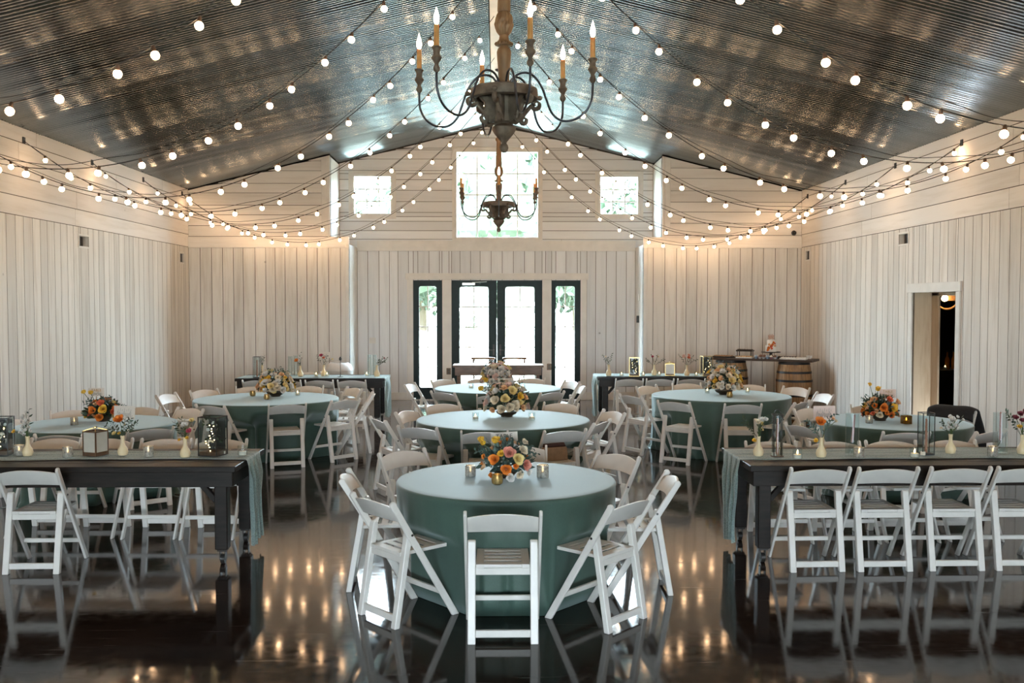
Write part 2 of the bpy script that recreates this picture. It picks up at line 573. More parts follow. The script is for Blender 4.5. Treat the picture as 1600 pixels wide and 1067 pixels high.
def put_y(face, sgn, t=0.02, roof=False):
    def put(mb, a, b, z0, z1):
        y0, y1 = sorted((face, face + sgn*t))
        if roof and max(abs(a), abs(b)) > 0 and min(roof_z(a), roof_z(b)) < z1:
            n = 8
            xs = sorted(set([a + (b-a)*i/n for i in range(n+1)] + ([0.0] if a < 0 < b else [])))
            top = [(x, min(z1, roof_z(x) - 0.01)) for x in xs]
            top = [p for p in top if p[1] > z0 + 0.004]
            if len(top) < 2: return
            x_lo, x_hi = top[0][0], top[-1][0]
            def edge(xa, inner):   # where the roof line meets z0
                return xa
            if x_lo > a + 1e-6:
                e = -(PEAK - 0.01 - z0)/SLOPE
                top = [(max(a, e), z0 + 0.002)] + top
            if x_hi < b - 1e-6:
                e = (PEAK - 0.01 - z0)/SLOPE
                top = top + [(min(b, e), z0 + 0.002)]
            poly = [(top[0][0], z0), (top[-1][0], z0)] + [p for p in top[::-1]]
            mb.prism(poly, 'y', y0, y1)
        else:
            mb.box(a, b, y0, y1, z0, z1)
            raw_edges(mb, 3, 5)
    return put

VENTS = [(-1, 13.52, 13.83, 2.79, 2.94), (-1, 17.78, 17.98, 2.75, 2.92),
         (1, 13.52, 13.83, 2.84, 2.99), (1, 17.80, 18.0, 2.81, 2.98)]
DOORWAY = (12.06, 13.34, -0.1, 2.13)
ADDED_WIN = [(-6.6, -4.8, 0.9, 2.95)]   # invented windows behind the camera, out of view, added to let in daylight
# side walls
for side, sg in (('left', -1), ('right', 1)):
    holes = [v[1:] for v in VENTS if v[0] == sg] + ([DOORWAY] if sg > 0 else []) + ADDED_WIN
    mb = MB()
    panel(mb, put_x(sg*HW, sg), Y0, Y1, 0.0, ZT, 0.205, holes, True, rnd)
    struct(mb.build('wall_' + side, [WALL_V, RAW_EDGE]))
    mb = MB()
    panel(mb, put_x(sg*HW, sg), Y0, Y1, ZT + 0.004, EAVE + 0.015, 0.215, [], False, rnd)
    struct(mb.build('wall_' + side + '_boards', [WALL_H, RAW_EDGE]))
    mb = MB()
    panel(mb, put_x(sg*(HW + 0.019), sg, 0.10), Y0, Y2 + 0.1, -0.05, EAVE + 0.2, 60, holes, True, rnd, gap=0)
    struct(mb.build('wall_' + side + '_backing', [WALL_GAP]))
# back wall either side of the entrance recess
for side, sg in (('left', -1), ('right', 1)):
    lo, hi = sorted((sg*LO, sg*HW))
    ul, uh = sorted((sg*UP, sg*HW))
    mb = MB()
    panel(mb, put_y(Y1, 1), lo, hi, 0.0, ZT, 0.206, [], True, rnd)
    struct(mb.build('wall_back_' + side, [WALL_V, RAW_EDGE]))
    mb = MB()
    panel(mb, put_y(Y1, 1, roof=True), ul, uh, ZT + 0.004, roof_z(UP), 0.212, [], False, rnd)
    struct(mb.build('wall_back_' + side + '_boards', [WALL_H, RAW_EDGE]))
    mb = MB()
    mb.box(lo, hi, Y1 + 0.019, Y1 + 0.1, -0.05, ZT)
    mb.prism([(ul, ZT), (uh, ZT), (uh, roof_z(uh) - 0.012), (ul, roof_z(ul) - 0.012)], 'y', Y1 + 0.019, Y1 + 0.1)
    struct(mb.build('wall_back_' + side + '_backing', [WALL_GAP]))
    # returns of the recess and the ledge between them
    mb = MB()
    a, b = sorted((sg*LO, sg*(LO + 0.06)))
    mb.box(a, b, Y1 - 0.012, Y2 - 0.001, 0.0, ZT + 0.06)
    a, b = sorted((sg*(LO + 0.061), sg*(UP + 0.05)))
    mb.box(a, b, Y1 - 0.03, Y2 - 0.001, ZT + 0.005, ZT + 0.06)
    struct(mb.build('wall_recess_' + side, [TRIM], bevel=0.004))
    mb = MB()
    a, b = sorted((sg*UP, sg*(UP + 0.05)))
    mb.box(a, b, Y1 - 0.012, Y2 - 0.001, ZT + 0.062, roof_z(UP + 0.05) - 0.015)
    a, b = sorted((sg*(UP + 0.051), sg*(UP + 0.16)))
    mb.box(a, b, Y1 - 0.03, Y1 - 0.001, ZT + 0.24, roof_z(UP + 0.16) - 0.015)
    struct(mb.build('trim_recess_' + side, [TRIM], bevel=0.004))
    mb = MB()
    a, b = sorted((sg*(LO - 0.01), sg*(HW - 0.001)))
    mb.box(a, b, Y1 - 0.026, Y1 - 0.001, ZT - 0.01, ZT + 0.2)
    struct(mb.build('trim_back_' + side, [WALL_H], bevel=0.003))
# entrance wall at the back of the recess
WIN_BIG = (-0.852, 0.885, 3.29, 5.10)
WIN_L = (-2.95, -2.09, 3.75, 4.62)
WIN_R = (2.06, 2.94, 3.75, 4.62)
SIDE_L = (-1.70, -1.115, 0.02, 2.455)
SIDE_R = (1.127, 1.715, 0.02, 2.455)
DBL = (-0.918, 0.930, 0.0, 2.455)
dh = [(SIDE_L[0], SIDE_L[1], 0.02, 2.455), (SIDE_R[0], SIDE_R[1], 0.02, 2.455), (DBL[0], DBL[1], -0.1, 2.455)]
mb = MB()
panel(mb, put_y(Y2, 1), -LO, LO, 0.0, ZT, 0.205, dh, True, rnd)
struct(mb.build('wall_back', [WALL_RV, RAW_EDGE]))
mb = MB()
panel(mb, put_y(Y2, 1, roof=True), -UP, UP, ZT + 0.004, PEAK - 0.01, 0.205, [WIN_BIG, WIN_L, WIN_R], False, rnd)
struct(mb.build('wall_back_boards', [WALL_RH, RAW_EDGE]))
mb = MB()
bh = [WIN_BIG, WIN_L, WIN_R] + dh
xs = sorted(set([-6.2, 0.0, 6.2] + [h for hh in bh for h in hh[:2]]))
for a, b in zip(xs, xs[1:]):
    for s0, s1 in pieces(a, b, -0.05, PEAK + 0.2, bh):
        if s1 > PEAK:
            mb.prism([(a, s0), (b, s0), (b, roof_z(b) + 0.012), (a, roof_z(a) + 0.012)], 'y', Y2 + 0.019, Y2 + 0.10)
        else:
            mb.box(a, b, Y2 + 0.019, Y2 + 0.10, s0, s1)
struct(mb.build('wall_back_backing', [WALL_GAP]))
mb = MB()
mb.box(-LO + 0.001, LO - 0.001, Y2 - 0.035, Y2 - 0.001, ZT - 0.01, ZT + 0.20)
mb.box(-1.86, 1.88, Y2 - 0.022, Y2 - 0.001, 2.47, 2.60)
for a, b in ((-1.83, -1.705), (-1.11, -0.925), (0.937, 1.122), (1.72, 1.845)):
    mb.box(a, b, Y2 - 0.022, Y2 - 0.001, 0.0, 2.469)
struct(mb.build('trim_1', [TRIM], bevel=0.004))
mb = MB()
mb.box(-LO + 0.001, -1.831, Y2 - 0.025, Y2 - 0.001, 0.0, 0.16)
mb.box(1.846, LO - 0.001, Y2 - 0.025, Y2 - 0.001, 0.0, 0.16)
struct(mb.build('baseboard_back', [TRIM], bevel=0.004))
for side, sg in (('left', -1), ('right', 1)):
    mb = MB()
    a, b = sorted((sg*(LO + 0.001), sg*(HW - 0.001)))
    mb.box(a, b, Y1 - 0.02, Y1 - 0.001, 0.0, 0.14)
    struct(mb.build('baseboard_back_' + side, [WALL_H], bevel=0.004))
# hall drawn out behind the camera; the wide opening is added for daylight
mb = MB()
fo = [(-3.0, 3.0, -0.1, 3.0)]
panel(mb, put_y(Y0, -1), -HW, HW, 0.0, ZT, 0.3, fo, True, rnd)
struct(mb.build('wall_front', [WALL_V, RAW_EDGE]))
mb = MB()
panel(mb, put_y(Y0, -1, roof=True), -HW, HW, ZT + 0.004, PEAK - 0.01, 0.3, [], False, rnd)
struct(mb.build('wall_front_boards', [WALL_H, RAW_EDGE]))
mb = MB()
for a, b, s0 in ((-6.2, -3.0, -0.05), (-3.0, 0, 3.0), (0, 3.0, 3.0), (3.0, 6.2, -0.05)):
    mb.prism([(a, s0), (b, s0), (b, roof_z(b) + 0.012), (a, roof_z(a) + 0.012)], 'y', Y0 - 0.10, Y0 - 0.019)
struct(mb.build('wall_front_backing', [WALL_GAP]))
portal(0, Y0 - 0.15, 1.5, 6.0, 3.0, 1)
# floor
mb = MB()
mb.box(-6.05, 6.05, Y0 - 0.1, Y2 + 0.12, -0.12, 0.0)
struct(mb.build('floor', [FLOOR]))
# corrugated ceiling: one wave every 68 mm, running from eave to ridge
mb = MB()
pitch = 0.068
US = (0.0, 0.09, 0.18, 0.27, 0.35, 0.42, 0.46, 0.50, 0.54, 0.58, 0.65, 0.73, 0.82, 0.91)
n = int((Y2 + 0.1 - (Y0 - 0.1))/pitch)*len(US) + 1
for sg in (-1, 1):
    xs = (0.0, 1.5, 3.0, 4.5, HW + 0.10)
    def cp(i, j, sg=sg):
        x = xs[i]
        u = US[j % len(US)]
        y = Y0 - 0.1 + (j//len(US) + u)*pitch
        sheet = int((y + 50)/0.88)
        lap = 0.002*math.sin(sheet*12.9898 + i*1.7) + 0.004*math.sin(2*PI*y/0.61 + 1.3 + 0.4*i) + 0.0025*math.sin(2*PI*y/0.37 + 0.3*i)
        rib = 0.0025*math.exp(-((u - 0.5)/0.15)**2) - 0.0038*math.cos(2*PI*u)
        return (sg*x, y, roof_z(x) + 0.014 - rib + lap)
    mb.grid(len(xs), n, cp)
struct(mb.build('ceiling', [METAL], smooth=True))
mb = MB()
mb.box(-0.085, 0.085, Y0, Y2 - 0.002, PEAK - 0.055, PEAK - 0.03)
struct(mb.build('trim_ridge', [TRIM], bevel=0.004))
# roof skin so that no sky comes in through the ridge
mb = MB()
for sg in (-1, 1):
    mb.prism([(0, PEAK + 0.04), (sg*6.4, roof_z(6.4) + 0.04), (sg*6.4, roof_z(6.4) + 0.09), (0, PEAK + 0.09)], 'y', Y0 - 0.3, Y2 + 0.4)
struct(mb.build('roof', [BLACKMETAL]))

# ------------------------------------------------------------------ windows and entrance doors
def window(n, w, cols, rows, fr=0.06):
    x0, x1, z0, z1 = w
    mb = MB()
    y0, y1 = Y2 - 0.03, Y2 + 0.11
    mb.box(x0, x0 + fr, y0, y1, z0, z1); mb.box(x1 - fr, x1, y0, y1, z0, z1)
    mb.box(x0 + fr, x1 - fr, y0, y1, z0, z0 + fr); mb.box(x0 + fr, x1 - fr, y0, y1, z1 - fr, z1)
    o = struct(mb.build('window_%d' % n, [TRIM], bevel=0.004))
    g = MB()
    g.box(x0 + fr, x1 - fr, Y2 + 0.055, Y2 + 0.061, z0 + fr, z1 - fr)
    g.build('window_pane', [PANE], o)
    g = MB()
    for i in range(1, cols):
        x = x0 + fr + (x1 - x0 - 2*fr)*i/cols
        g.box(x - 0.011, x + 0.011, Y2 + 0.045, Y2 + 0.070, z0 + fr, z1 - fr)
    for i in range(1, rows):
        z = z0 + fr + (z1 - z0 - 2*fr)*i/rows
        g.box(x0 + fr, x1 - fr, Y2 + 0.046, Y2 + 0.069, z - 0.011, z + 0.011)
    g.build('muntin_grid', [TRIM], o)
    # outer edge trim
    g = MB()
    e = 0.05
    g.box(x0 - e, x1 + e, Y2 - 0.045, Y2 - 0.031, z1, z1 + e); g.box(x0 - e, x1 + e, Y2 - 0.045, Y2 - 0.031, z0 - e, z0)
    g.box(x0 - e, x0, Y2 - 0.045, Y2 - 0.031, z0, z1); g.box(x1, x1 + e, Y2 - 0.045, Y2 - 0.031, z0, z1)
    g.build('window_casing', [TRIM], o)
    portal((x0 + x1)/2, Y2 + 0.14, (z0 + z1)/2, x1 - x0, z1 - z0, -1)
    return o
window(1, WIN_BIG, 4, 4, 0.045)
window(2, WIN_L, 3, 3)
window(3, WIN_R, 3, 3)

n_ = 6
for sg in (-1, 1):
    for y0, y1, z0, z1 in ADDED_WIN:  # added windows, never in view, for more daylight on the walls
        mb = MB(); f = 0.07
        a, b = sorted((sg*(HW - 0.02), sg*(HW + 0.12)))
        mb.box(a, b, y0, y0 + f, z0, z1); mb.box(a, b, y1 - f, y1, z0, z1)
        mb.box(a, b, y0 + f, y1 - f, z0, z0 + f); mb.box(a, b, y0 + f, y1 - f, z1 - f, z1)
        o = struct(mb.build('window_%d' % n_, [TRIM], bevel=0.004)); n_ += 1
        mb = MB(); mb.box(sg*(HW + 0.06) - 0.003, sg*(HW + 0.06) + 0.003, y0 + f, y1 - f, z0 + f, z1 - f)
        mb.build('window_pane', [PANE], o)
        mb = MB()
        for k in (1, 2, 3):
            y = y0 + (y1 - y0)*k/4
            mb.box(sg*(HW + 0.06) - 0.012, sg*(HW + 0.06) + 0.012, y - 0.01, y + 0.01, z0 + f, z1 - f)
        mb.build('muntin_grid', [TRIM], o)
        p = portal(sg*(HW + 0.15), (y0 + y1)/2, (z0 + z1)/2, y1 - y0, z1 - z0, 1)
        p.rotation_euler = (R(90), 0, R(90) if sg > 0 else R(-90))

def leaf(name, x0, x1, z0, z1, stl, top, bot, cols=2, rows=5, str_=None):
    y0, y1 = Y2 + 0.01, Y2 + 0.06
    mb = MB()
    gx0, gx1, gz0, gz1 = x0 + stl, x1 - str_ if str_ else x1 - stl, z0 + bot, z1 - top
    mb.box(x0, gx0, y0, y1, z0, z1); mb.box(gx1, x1, y0, y1, z0, z1)
    mb.box(gx0, gx1, y0, y1, z0, gz0); mb.box(gx0, gx1, y0, y1, gz1, z1)
    r = 0.05
    for cx, cz, sx, sz in ((gx0, gz0, 1, 1), (gx1, gz0, -1, 1), (gx0, gz1, 1, -1), (gx1, gz1, -1, -1)):
        poly = [(cx, cz)]
        for k in range(6):
            t = PI/2*k/5
            poly.append((cx + sx*r*(1 - math.cos(PI/2 - t) if False else 1 - math.sin(t)), cz + sz*r*(1 - math.cos(t))))
        mb.prism(poly, 'y', y0, y1)
    o = struct(mb.build(name, [DOOR_GREEN], bevel=0.002))
    g = MB(); g.box(gx0, gx1, Y2 + 0.033, Y2 + 0.039, gz0, gz1)
    g.build('glass_pane', [PANE], o)
    g = MB()
    for i in range(1, cols):
        x = gx0 + (gx1 - gx0)*i/cols
        g.box(x - 0.010, x + 0.010, Y2 + 0.026, Y2 + 0.046, gz0, gz1)
    for i in range(1, rows):
        z = gz0 + (gz1 - gz0)*i/rows
        g.box(gx0, gx1, Y2 + 0.027, Y2 + 0.045, z - 0.010, z + 0.010)
    g.build('muntin_grid', [TRIM], o)
    return o
leaf('window_4', *SIDE_L, 0.115, 0.12, 0.24)
leaf('window_5', *SIDE_R, 0.085, 0.12, 0.24, str_=0.115)
d1 = leaf('door_1', DBL[0], 0.004, 0.01, 2.455, 0.16, 0.13, 0.25, str_=0.17)
d2 = leaf('door_2', 0.008, DBL[1], 0.01, 2.455, 0.17, 0.13, 0.25, str_=0.155)
mb = MB()
mb.box(-0.70, -0.44, Y2 - 0.05, Y2 + 0.009, 2.355, 2.405)
mb.beam((-0.50, Y2 - 0.055, 2.41), (-0.20, Y2 - 0.10, 2.425), 0.025, 0.012)
mb.build('door_closer', [mat('brushed_aluminium', (0.75,0.75,0.74), 0.3, 0.05, metal=0.6)], d1, bevel=0.004)
for d, x in ((d1, -0.06), (d2, 0.075)):
    mb = MB()
    mb.box(x - 0.02, x + 0.02, Y2 + 0.0, Y2 + 0.0095, 0.92, 1.14)
    mb.tube([(x, Y2 + 0.002, 1.03), (x, Y2 - 0.05, 1.03), (x + (-0.10 if x < 0 else 0.10), Y2 - 0.05, 1.03)], 0.009)
    mb.build('door_handle', [BLACKMETAL], d)
for xm, w in ((SIDE_L[0]*0.5 + SIDE_L[1]*0.5, 0.585), (SIDE_R[0]*0.5 + SIDE_R[1]*0.5, 0.585), (0.0, 1.85)):
    portal(xm, Y2 + 0.14, 1.23, w, 2.45, -1)

# ------------------------------------------------------------------ doorway in the right wall and the dark bar room behind it
JX = HW + 0.27
JAMB_WARM = plank_mat('warm_lit_jamb_boards', (0.52,0.41,0.29), (0.38,0.27,0.17), (9,9,0.8))  # whitewashed boards, browned so the colour carries the warm lamplight
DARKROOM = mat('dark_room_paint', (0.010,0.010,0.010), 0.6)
mb = MB()
y0, y1, _, zt = DOORWAY
mb.box(HW + 0.021, JX, y1 - 0.002, y1 + 0.03, 0.0, zt + 0.02)      # far jamb
mb.box(HW + 0.021, JX, y0 - 0.03, y0 + 0.002, 0.0, zt + 0.02)      # near jamb
mb.box(HW + 0.021, JX, y0, y1, zt, zt + 0.03)
struct(mb.build('door_3', [JAMB_WARM], bevel=0.003))
mb = MB()
c = 0.11
mb.box(HW - 0.022, HW - 0.001, y0 - c, y0 - 0.004, 0.0, zt)
mb.box(HW - 0.022, HW - 0.001, y1 + 0.004, y1 + c, 0.0, zt)
mb.box(HW - 0.026, HW - 0.001, y0 - c - 0.02, y1 + c + 0.02, zt + 0.002, zt + 0.13)
struct(mb.build('trim_2', [TRIM], bevel=0.003))
mb = MB()
mb.box(JX + 0.001, JX + 0.03, y1 - 0.20, y1 + 0.05, 0.0, zt)
mb.box(JX + 0.001, JX + 0.03, y0 - 0.05, y1 + 0.05, zt - 0.045, zt + 0.05)
struct(mb.build('trim_3', [JAMB_WARM], bevel=0.003))
mb = MB()
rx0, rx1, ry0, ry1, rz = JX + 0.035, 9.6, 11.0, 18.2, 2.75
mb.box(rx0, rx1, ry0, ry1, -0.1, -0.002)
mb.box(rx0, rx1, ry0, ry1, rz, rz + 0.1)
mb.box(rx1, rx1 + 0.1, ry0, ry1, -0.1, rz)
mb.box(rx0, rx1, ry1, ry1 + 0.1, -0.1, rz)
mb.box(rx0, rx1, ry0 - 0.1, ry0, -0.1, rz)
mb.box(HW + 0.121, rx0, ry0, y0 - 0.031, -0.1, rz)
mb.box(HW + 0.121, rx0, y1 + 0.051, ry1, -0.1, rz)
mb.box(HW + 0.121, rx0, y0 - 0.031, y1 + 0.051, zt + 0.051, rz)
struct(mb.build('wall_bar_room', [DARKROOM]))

# recessed wall vents
for k, (sg, a, b, z0, z1) in enumerate(VENTS):
    big = b - a > 0.25
    t = thing('wall_vent', '', 'vent', (sg*HW, (a + b)/2, (z0 + z1)/2), 0, 'recessed wall vents')
    w, h = (b - a)/2, (z1 - z0)/2
    mb = MB(); e = 0.022
    x0, x1 = sorted((-sg*0.012, -sg*0.001))
    mb.box(x0, x1, -w - e, w + e, h, h + e); mb.box(x0, x1, -w - e, w + e, -h - e, -h)
    mb.box(x0, x1, -w - e, -w, -h, h); mb.box(x0, x1, w, w + e, -h, h)
    mb.build('frame', [TRIM], t, bevel=0.002)
    mb = MB()
    dep = 0.075 if big else 0.018
    x0, x1 = sorted((sg*0.001, sg*dep))
    mb.box(x0, x1, -w, -w + 0.004, -h, h); mb.box(x0, x1, w - 0.004, w, -h, h)
    mb.box(x0, x1, -w, w, -h, -h + 0.004); mb.box(x0, x1, -w, w, h - 0.004, h)
    mb.build('liner', [WALL_H], t)
    mb = MB()
    x0, x1 = sorted((sg*(dep + 0.0005), sg*(dep + 0.008)))
    mb.box(x0, x1, -w, w, -h, h)
    mb.build('dark_mesh', [BLACKMETAL], t)
    wall = 'left' if sg < 0 else 'right'
    t['label'] = ('larger recessed vent high on the whitewashed %s wall' if big else 'small recessed vent high on the %s wall beside the back corner') % wall

# small fittings on the walls
p = aty(1240, 364, Y1)
t = thing('security_camera', 'small black dome camera on the boards in the back right corner under the string lights', 'camera', (p.x, Y1, p.z))
mb = MB(); mb.lathe([(0.045, 0), (0.05, 0.02), (0.045, 0.03)], 16)
o = mb.build('mount', [BLACKMETAL], t); o.rotation_euler = (R(90), 0, 0)
mb = MB(); mb.ball((0, -0.045, 0), 0.042)
mb.build('dome', [mat('black_gloss', (0.01,0.01,0.01), 0.1)], t, smooth=True)
for px, py, lab in ((701, 580, 'small bronze outlet plate on the white casing left of the glass double doors'),
                    (858, 573, 'small bronze outlet plate on the white casing right of the glass double doors')):
    p = aty(px, py, Y2 - 0.022)
    t = thing('outlet_plate', lab, 'outlet', (p.x, Y2 - 0.022, p.z), 0, 'bronze outlet plates by the entrance')
    mb = MB(); mb.box(-0.045, 0.045, -0.008, -0.0005, -0.065, 0.065)
    mb.build('plate', [mat('bronze_plate', (0.10,0.06,0.035), 0.35, metal=0.6)], t, bevel=0.003)
    mb = MB(); mb.box(-0.018, 0.018, -0.011, -0.0085, 0.008, 0.04); mb.box(-0.018, 0.018, -0.011, -0.0085, -0.04, -0.008)
    mb.build('socket', [BLACKMETAL], t)
for px, py, yy, w, h, lab in ((582, 532, Y2, 0.13, 0.12, 'white light switch plate on the boards left of the glass doors'),
                    (1023, 552.5, Y1, 0.20, 0.13, 'white light switch plate on the boards behind the right rear farm table')):
    p = aty(px, py, yy)
    t = thing('switch_plate', lab, 'light switch', (p.x, yy, p.z))
    mb = MB(); mb.box(-w/2, w/2, -0.008, -0.0005, -h/2, h/2)
    mb.build('plate', [TRIM], t, bevel=0.002)
    for k in (-1, 0, 1):
        mb = MB(); mb.box(k*w*0.28 - 0.012, k*w*0.28 + 0.012, -0.013, -0.0085, -0.03, 0.03)
        mb.build('rocker', [TRIM], t, bevel=0.002)
t = thing('thermostat', 'small white thermostat with dark lever on the right return beside the glass doors', 'thermostat', (LO, 18.85, 2.1))
mb = MB(); mb.box(-0.03, -0.001, -0.07, 0.07, -0.07, 0.07); mb.build('case', [TRIM], t, bevel=0.004)
mb = MB(); mb.box(-0.05, -0.001, -0.02, 0.02, -0.50, -0.36); mb.build('lever_box', [BLACKMETAL], t, bevel=0.004)

# ------------------------------------------------------------------ outside: pale gravel yard and trees
mb = MB()
mb.grid(2, 2, lambda i, j: (-120 + 240*i, Y2 + 0.13 + 180*j, -0.06))
mb.grid(2, 2, lambda i, j: (-120 + 240*i, -120 + (108 - 0.2)*j, -0.06))
struct(mb.build('ground', [mat('pale_gravel', (0.30,0.30,0.24), 0.9, 0.15, 3)]))
LEAFG = mat('tree_leaves', (0.034,0.054,0.030), 0.6, 0.3, 6, island=0.35)
BARK = mat('tree_bark', (0.10,0.075,0.05), 0.9, 0.3, 20)
def tree(x, y, h, r, lab, seed, low=0.25):
    rs = random.Random(seed)
    t = thing('tree', lab, 'tree', (x, y, -0.06), 0, 'trees beyond the glass doors')
    mb = MB(); mb.tube([(0,0,0),(0.05,0,h*0.3),(0,0.05,h*0.75)], [h*0.025, h*0.02, h*0.008])
    mb.build('trunk', [BARK], t)
    mb = MB()
    for k in range(1500):
        a = rs.uniform(0, 2*PI); c = rs.uniform(-1, 1); q = rs.random()**0.4
        s = math.sqrt(1 - c*c)
        cx, cy_, cz = r*q*s*math.cos(a), r*q*s*math.sin(a), h*(low + (1 - low)/2) + h*(1 - low)/2*q*c
        e = Euler((rs.uniform(0,6), rs.uniform(0,6), rs.uniform(0,6))).to_matrix()
        z = h*0.035
        mb.add([Vector((cx,cy_,cz)) + e @ Vector(v) for v in ((-z,0,0),(0,-z*0.5,z*0.1),(z,0,0),(0,z*0.5,z*0.1))], [(0,1,2,3)])
    mb.build('crown', [LEAFG], t)
# a treeline closes the far side of the yard
TREE_ME = []
for seed in range(3):
    rs = random.Random(40 + seed)
    mb = MB()
    h, r = 7.6, 3.4
    nu, nv = 22, 14
    ph = [rs.uniform(0, 6) for _ in range(6)]
    def core(i, j):
        a = 2*PI*i/nu; e = -PI/2 + PI*j/(nv-1)
        q = 0.80 + 0.10*math.sin(3*a + ph[0] + 2*e) + 0.08*math.sin(5*a + ph[1] - 3*e) + 0.07*math.sin(7*e + ph[2])
        return (r*q*math.cos(e)*math.cos(a), r*q*math.cos(e)*math.sin(a), h*0.56 + h*0.44*q*math.sin(e))
    mb.grid(nu, nv, core, closed_u=True)
    for k in range(1300):
        a = rs.uniform(0, 2*PI); c = rs.uniform(-1, 1); q = rs.uniform(0.75, 1.05)
        s_ = math.sqrt(1 - c*c)
        p = Vector((r*q*s_*math.cos(a), r*q*s_*math.sin(a), h*0.56 + h*0.44*q*c))
        e = Euler((rs.uniform(0,6), rs.uniform(0,6), rs.uniform(0,6))).to_matrix(); z = 0.26
        mb.add([p + e @ Vector(v) for v in ((-z,0,0),(0,-z*0.5,0.03),(z,0,0),(0,z*0.5,0.03))], [(0,1,2,3)])
    crown = mb.mesh('crown', [LEAFG])
    mb = MB(); mb.tube([(0,0,0),(0.05,0,2.0),(0,0.05,4.5)], [0.22, 0.18, 0.08])
    TREE_ME.append((crown, mb.mesh('trunk', [BARK])))
rs = random.Random(8)
for k in range(12):
    row = k % 2
    x = -29.0 + 11.8*(k//2) + (5.9 if row else 0) + rs.uniform(-0.25, 0.25)
    t = thing('tree', 'green tree in the dense treeline at the far side of the yard outside', 'tree', (x, (58 if row else 73) + rs.uniform(-0.4, 0.4), -0.06), rs.uniform(0, 6), 'treeline seen through the entrance windows')
    c_, b_ = TREE_ME[k % 3]
    f = rs.uniform(1.50, 1.58)
    obj('crown', c_, t, scale=f); obj('trunk', b_, t, scale=f)
tree(-1.1, 36, 4.6, 1.3, 'small green tree seen through the left glass door', 1, 0.2)
ROUND = [(0.066, 6.60, 0.763, 'nearest round table'), (0.068, 10.07, 0.92, 'middle round table'), (0.014, 13.83, 0.92, 'farthest round table by the glass doors'),
         (-2.99, 12.33, 0.92, 'left rear round table'), (3.02, 12.69, 0.92, 'right rear round table'),
         (-4.10, 9.76, 0.77, 'round table at the left wall'), (4.15, 9.80, 0.76, 'round table beside the right doorway')]
FT = {'L1': (-4.39, -1.95, 7.05, 7.94), 'L2': (1.90, 4.70, 7.02, 7.93), 'L3': (-4.26, -1.83, 15.42, 16.3), 'L4': (1.68, 4.12, 15.62, 16.5)}
# ------------------------------------------------------------------ folding chairs
def leg_y(z): return 0.215 - 0.62*z
def make_chair_parts():
    P = []
    # seat: side rails and slats with open slots between
    mb = MB()
    for s in (-1, 1):
        mb.box(min(s*0.158, s*0.112), max(s*0.158, s*0.112), -0.17, 0.195, 0.428, 0.450)
    ys = (-0.17, -0.096, -0.022, 0.052, 0.126, 0.195)
    for i in range(5):
        mb.box(-0.1115, 0.1115, ys[i] + (0.0 if i == 0 else 0.0125), ys[i+1] - (0.0 if i == 4 else 0.0125), 0.430 if i in (0, 4) else 0.4435, 0.4495)
    P.append(('seat', mb.mesh('seat', [CHAIR_W], bevel=0.0015)))
    # backrest: arched panel bowed to the rear
    mb = MB()
    n = 12
    for face in (0, 1):
        pass
    def bp(i, j, off):
        u = -1 + 2*i/n
        x = u*0.2065
        arch = 1 - u*u
        z = (0.645 + 0.012*arch) if j == 0 else (0.742 + 0.030*arch)
        return (x, leg_y(z) - 0.030*arch + off, z)
    vs = [bp(i, j, o) for o in (-0.009, 0.009) for j in (0, 1) for i in range(n+1)]
    m = n + 1
    fs = []
    for i in range(n):
        fs += [(i, i+1, m+i+1, m+i), (2*m+i, 3*m+i, 3*m+i+1, 2*m+i+1), (i, 2*m+i, 2*m+i+1, i+1), (m+i, m+i+1, 3*m+i+1, 3*m+i)]
    fs += [(0, m, 3*m, 2*m), (n, 2*m+n, 3*m+n, m+n)]
    mb.add(vs, fs)
    P.append(('backrest', mb.mesh('backrest', [CHAIR_W], smooth='auto', bevel=0.003)))
    # long legs: from the front foot up to the top of the back
    for s in (-1, 1):
        x0, x1 = sorted((s*0.208, s*0.2275))
        w = 0.027
        top = 0.772
        poly = [(leg_y(0) - w, 0), (leg_y(0) + w, 0), (leg_y(top) + w*0.9, top - 0.008)]
        for k in range(1, 6):
            t = R(-20 + 180*k/6)
            poly.append((leg_y(top) + w*0.8*math.cos(t), top + 0.014*math.sin(t)))
        poly.append((leg_y(top) - w*0.9, top - 0.008))
        mb = MB(); mb.prism(poly, 'x', x0, x1)
        P.append(('leg', mb.mesh('leg', [CHAIR_W], bevel=0.004)))
    # short rear legs, rounded at the pivot
    for s in (-1, 1):
        x0, x1 = sorted((s*0.160, s*0.2055))
        poly = [(-0.245, 0), (-0.207, 0), (-0.108, 0.560)]
        for k in range(1, 6):
            t = R(180*k/6)
            poly.append((-0.128 + 0.020*math.cos(t), 0.560 + 0.026*math.sin(t)))
        poly.append((-0.148, 0.560))
        mb = MB(); mb.prism(poly, 'x', x0, x1)
        P.append(('leg', mb.mesh('leg', [CHAIR_W], bevel=0.004)))
    def rly(z): return -0.226 + 0.098*z/0.56
    for z0, z1, hw, yc, t in ((0.035, 0.078, 0.1595, rly(0.055), 0.022), (0.385, 0.4275, 0.1595, rly(0.41), 0.022), (0.150, 0.182, 0.2075, leg_y(0.166), 0.022)):
        mb = MB(); mb.box(-hw, hw, yc - t/2, yc + t/2, z0, z1)
        P.append(('stretcher', mb.mesh('stretcher', [CHAIR_W], bevel=0.003)))
    # steel pivot pins
    for s in (-1, 1):
        mb = MB(); mb.tube([(s*0.2275, -0.128, 0.563), (s*0.2305, -0.128, 0.563)], 0.008, 8)
        P.append(('pivot', mb.mesh('pivot', [BLACKMETAL])))
    return P
CHAIR_PARTS = make_chair_parts()
CHAIRS = []
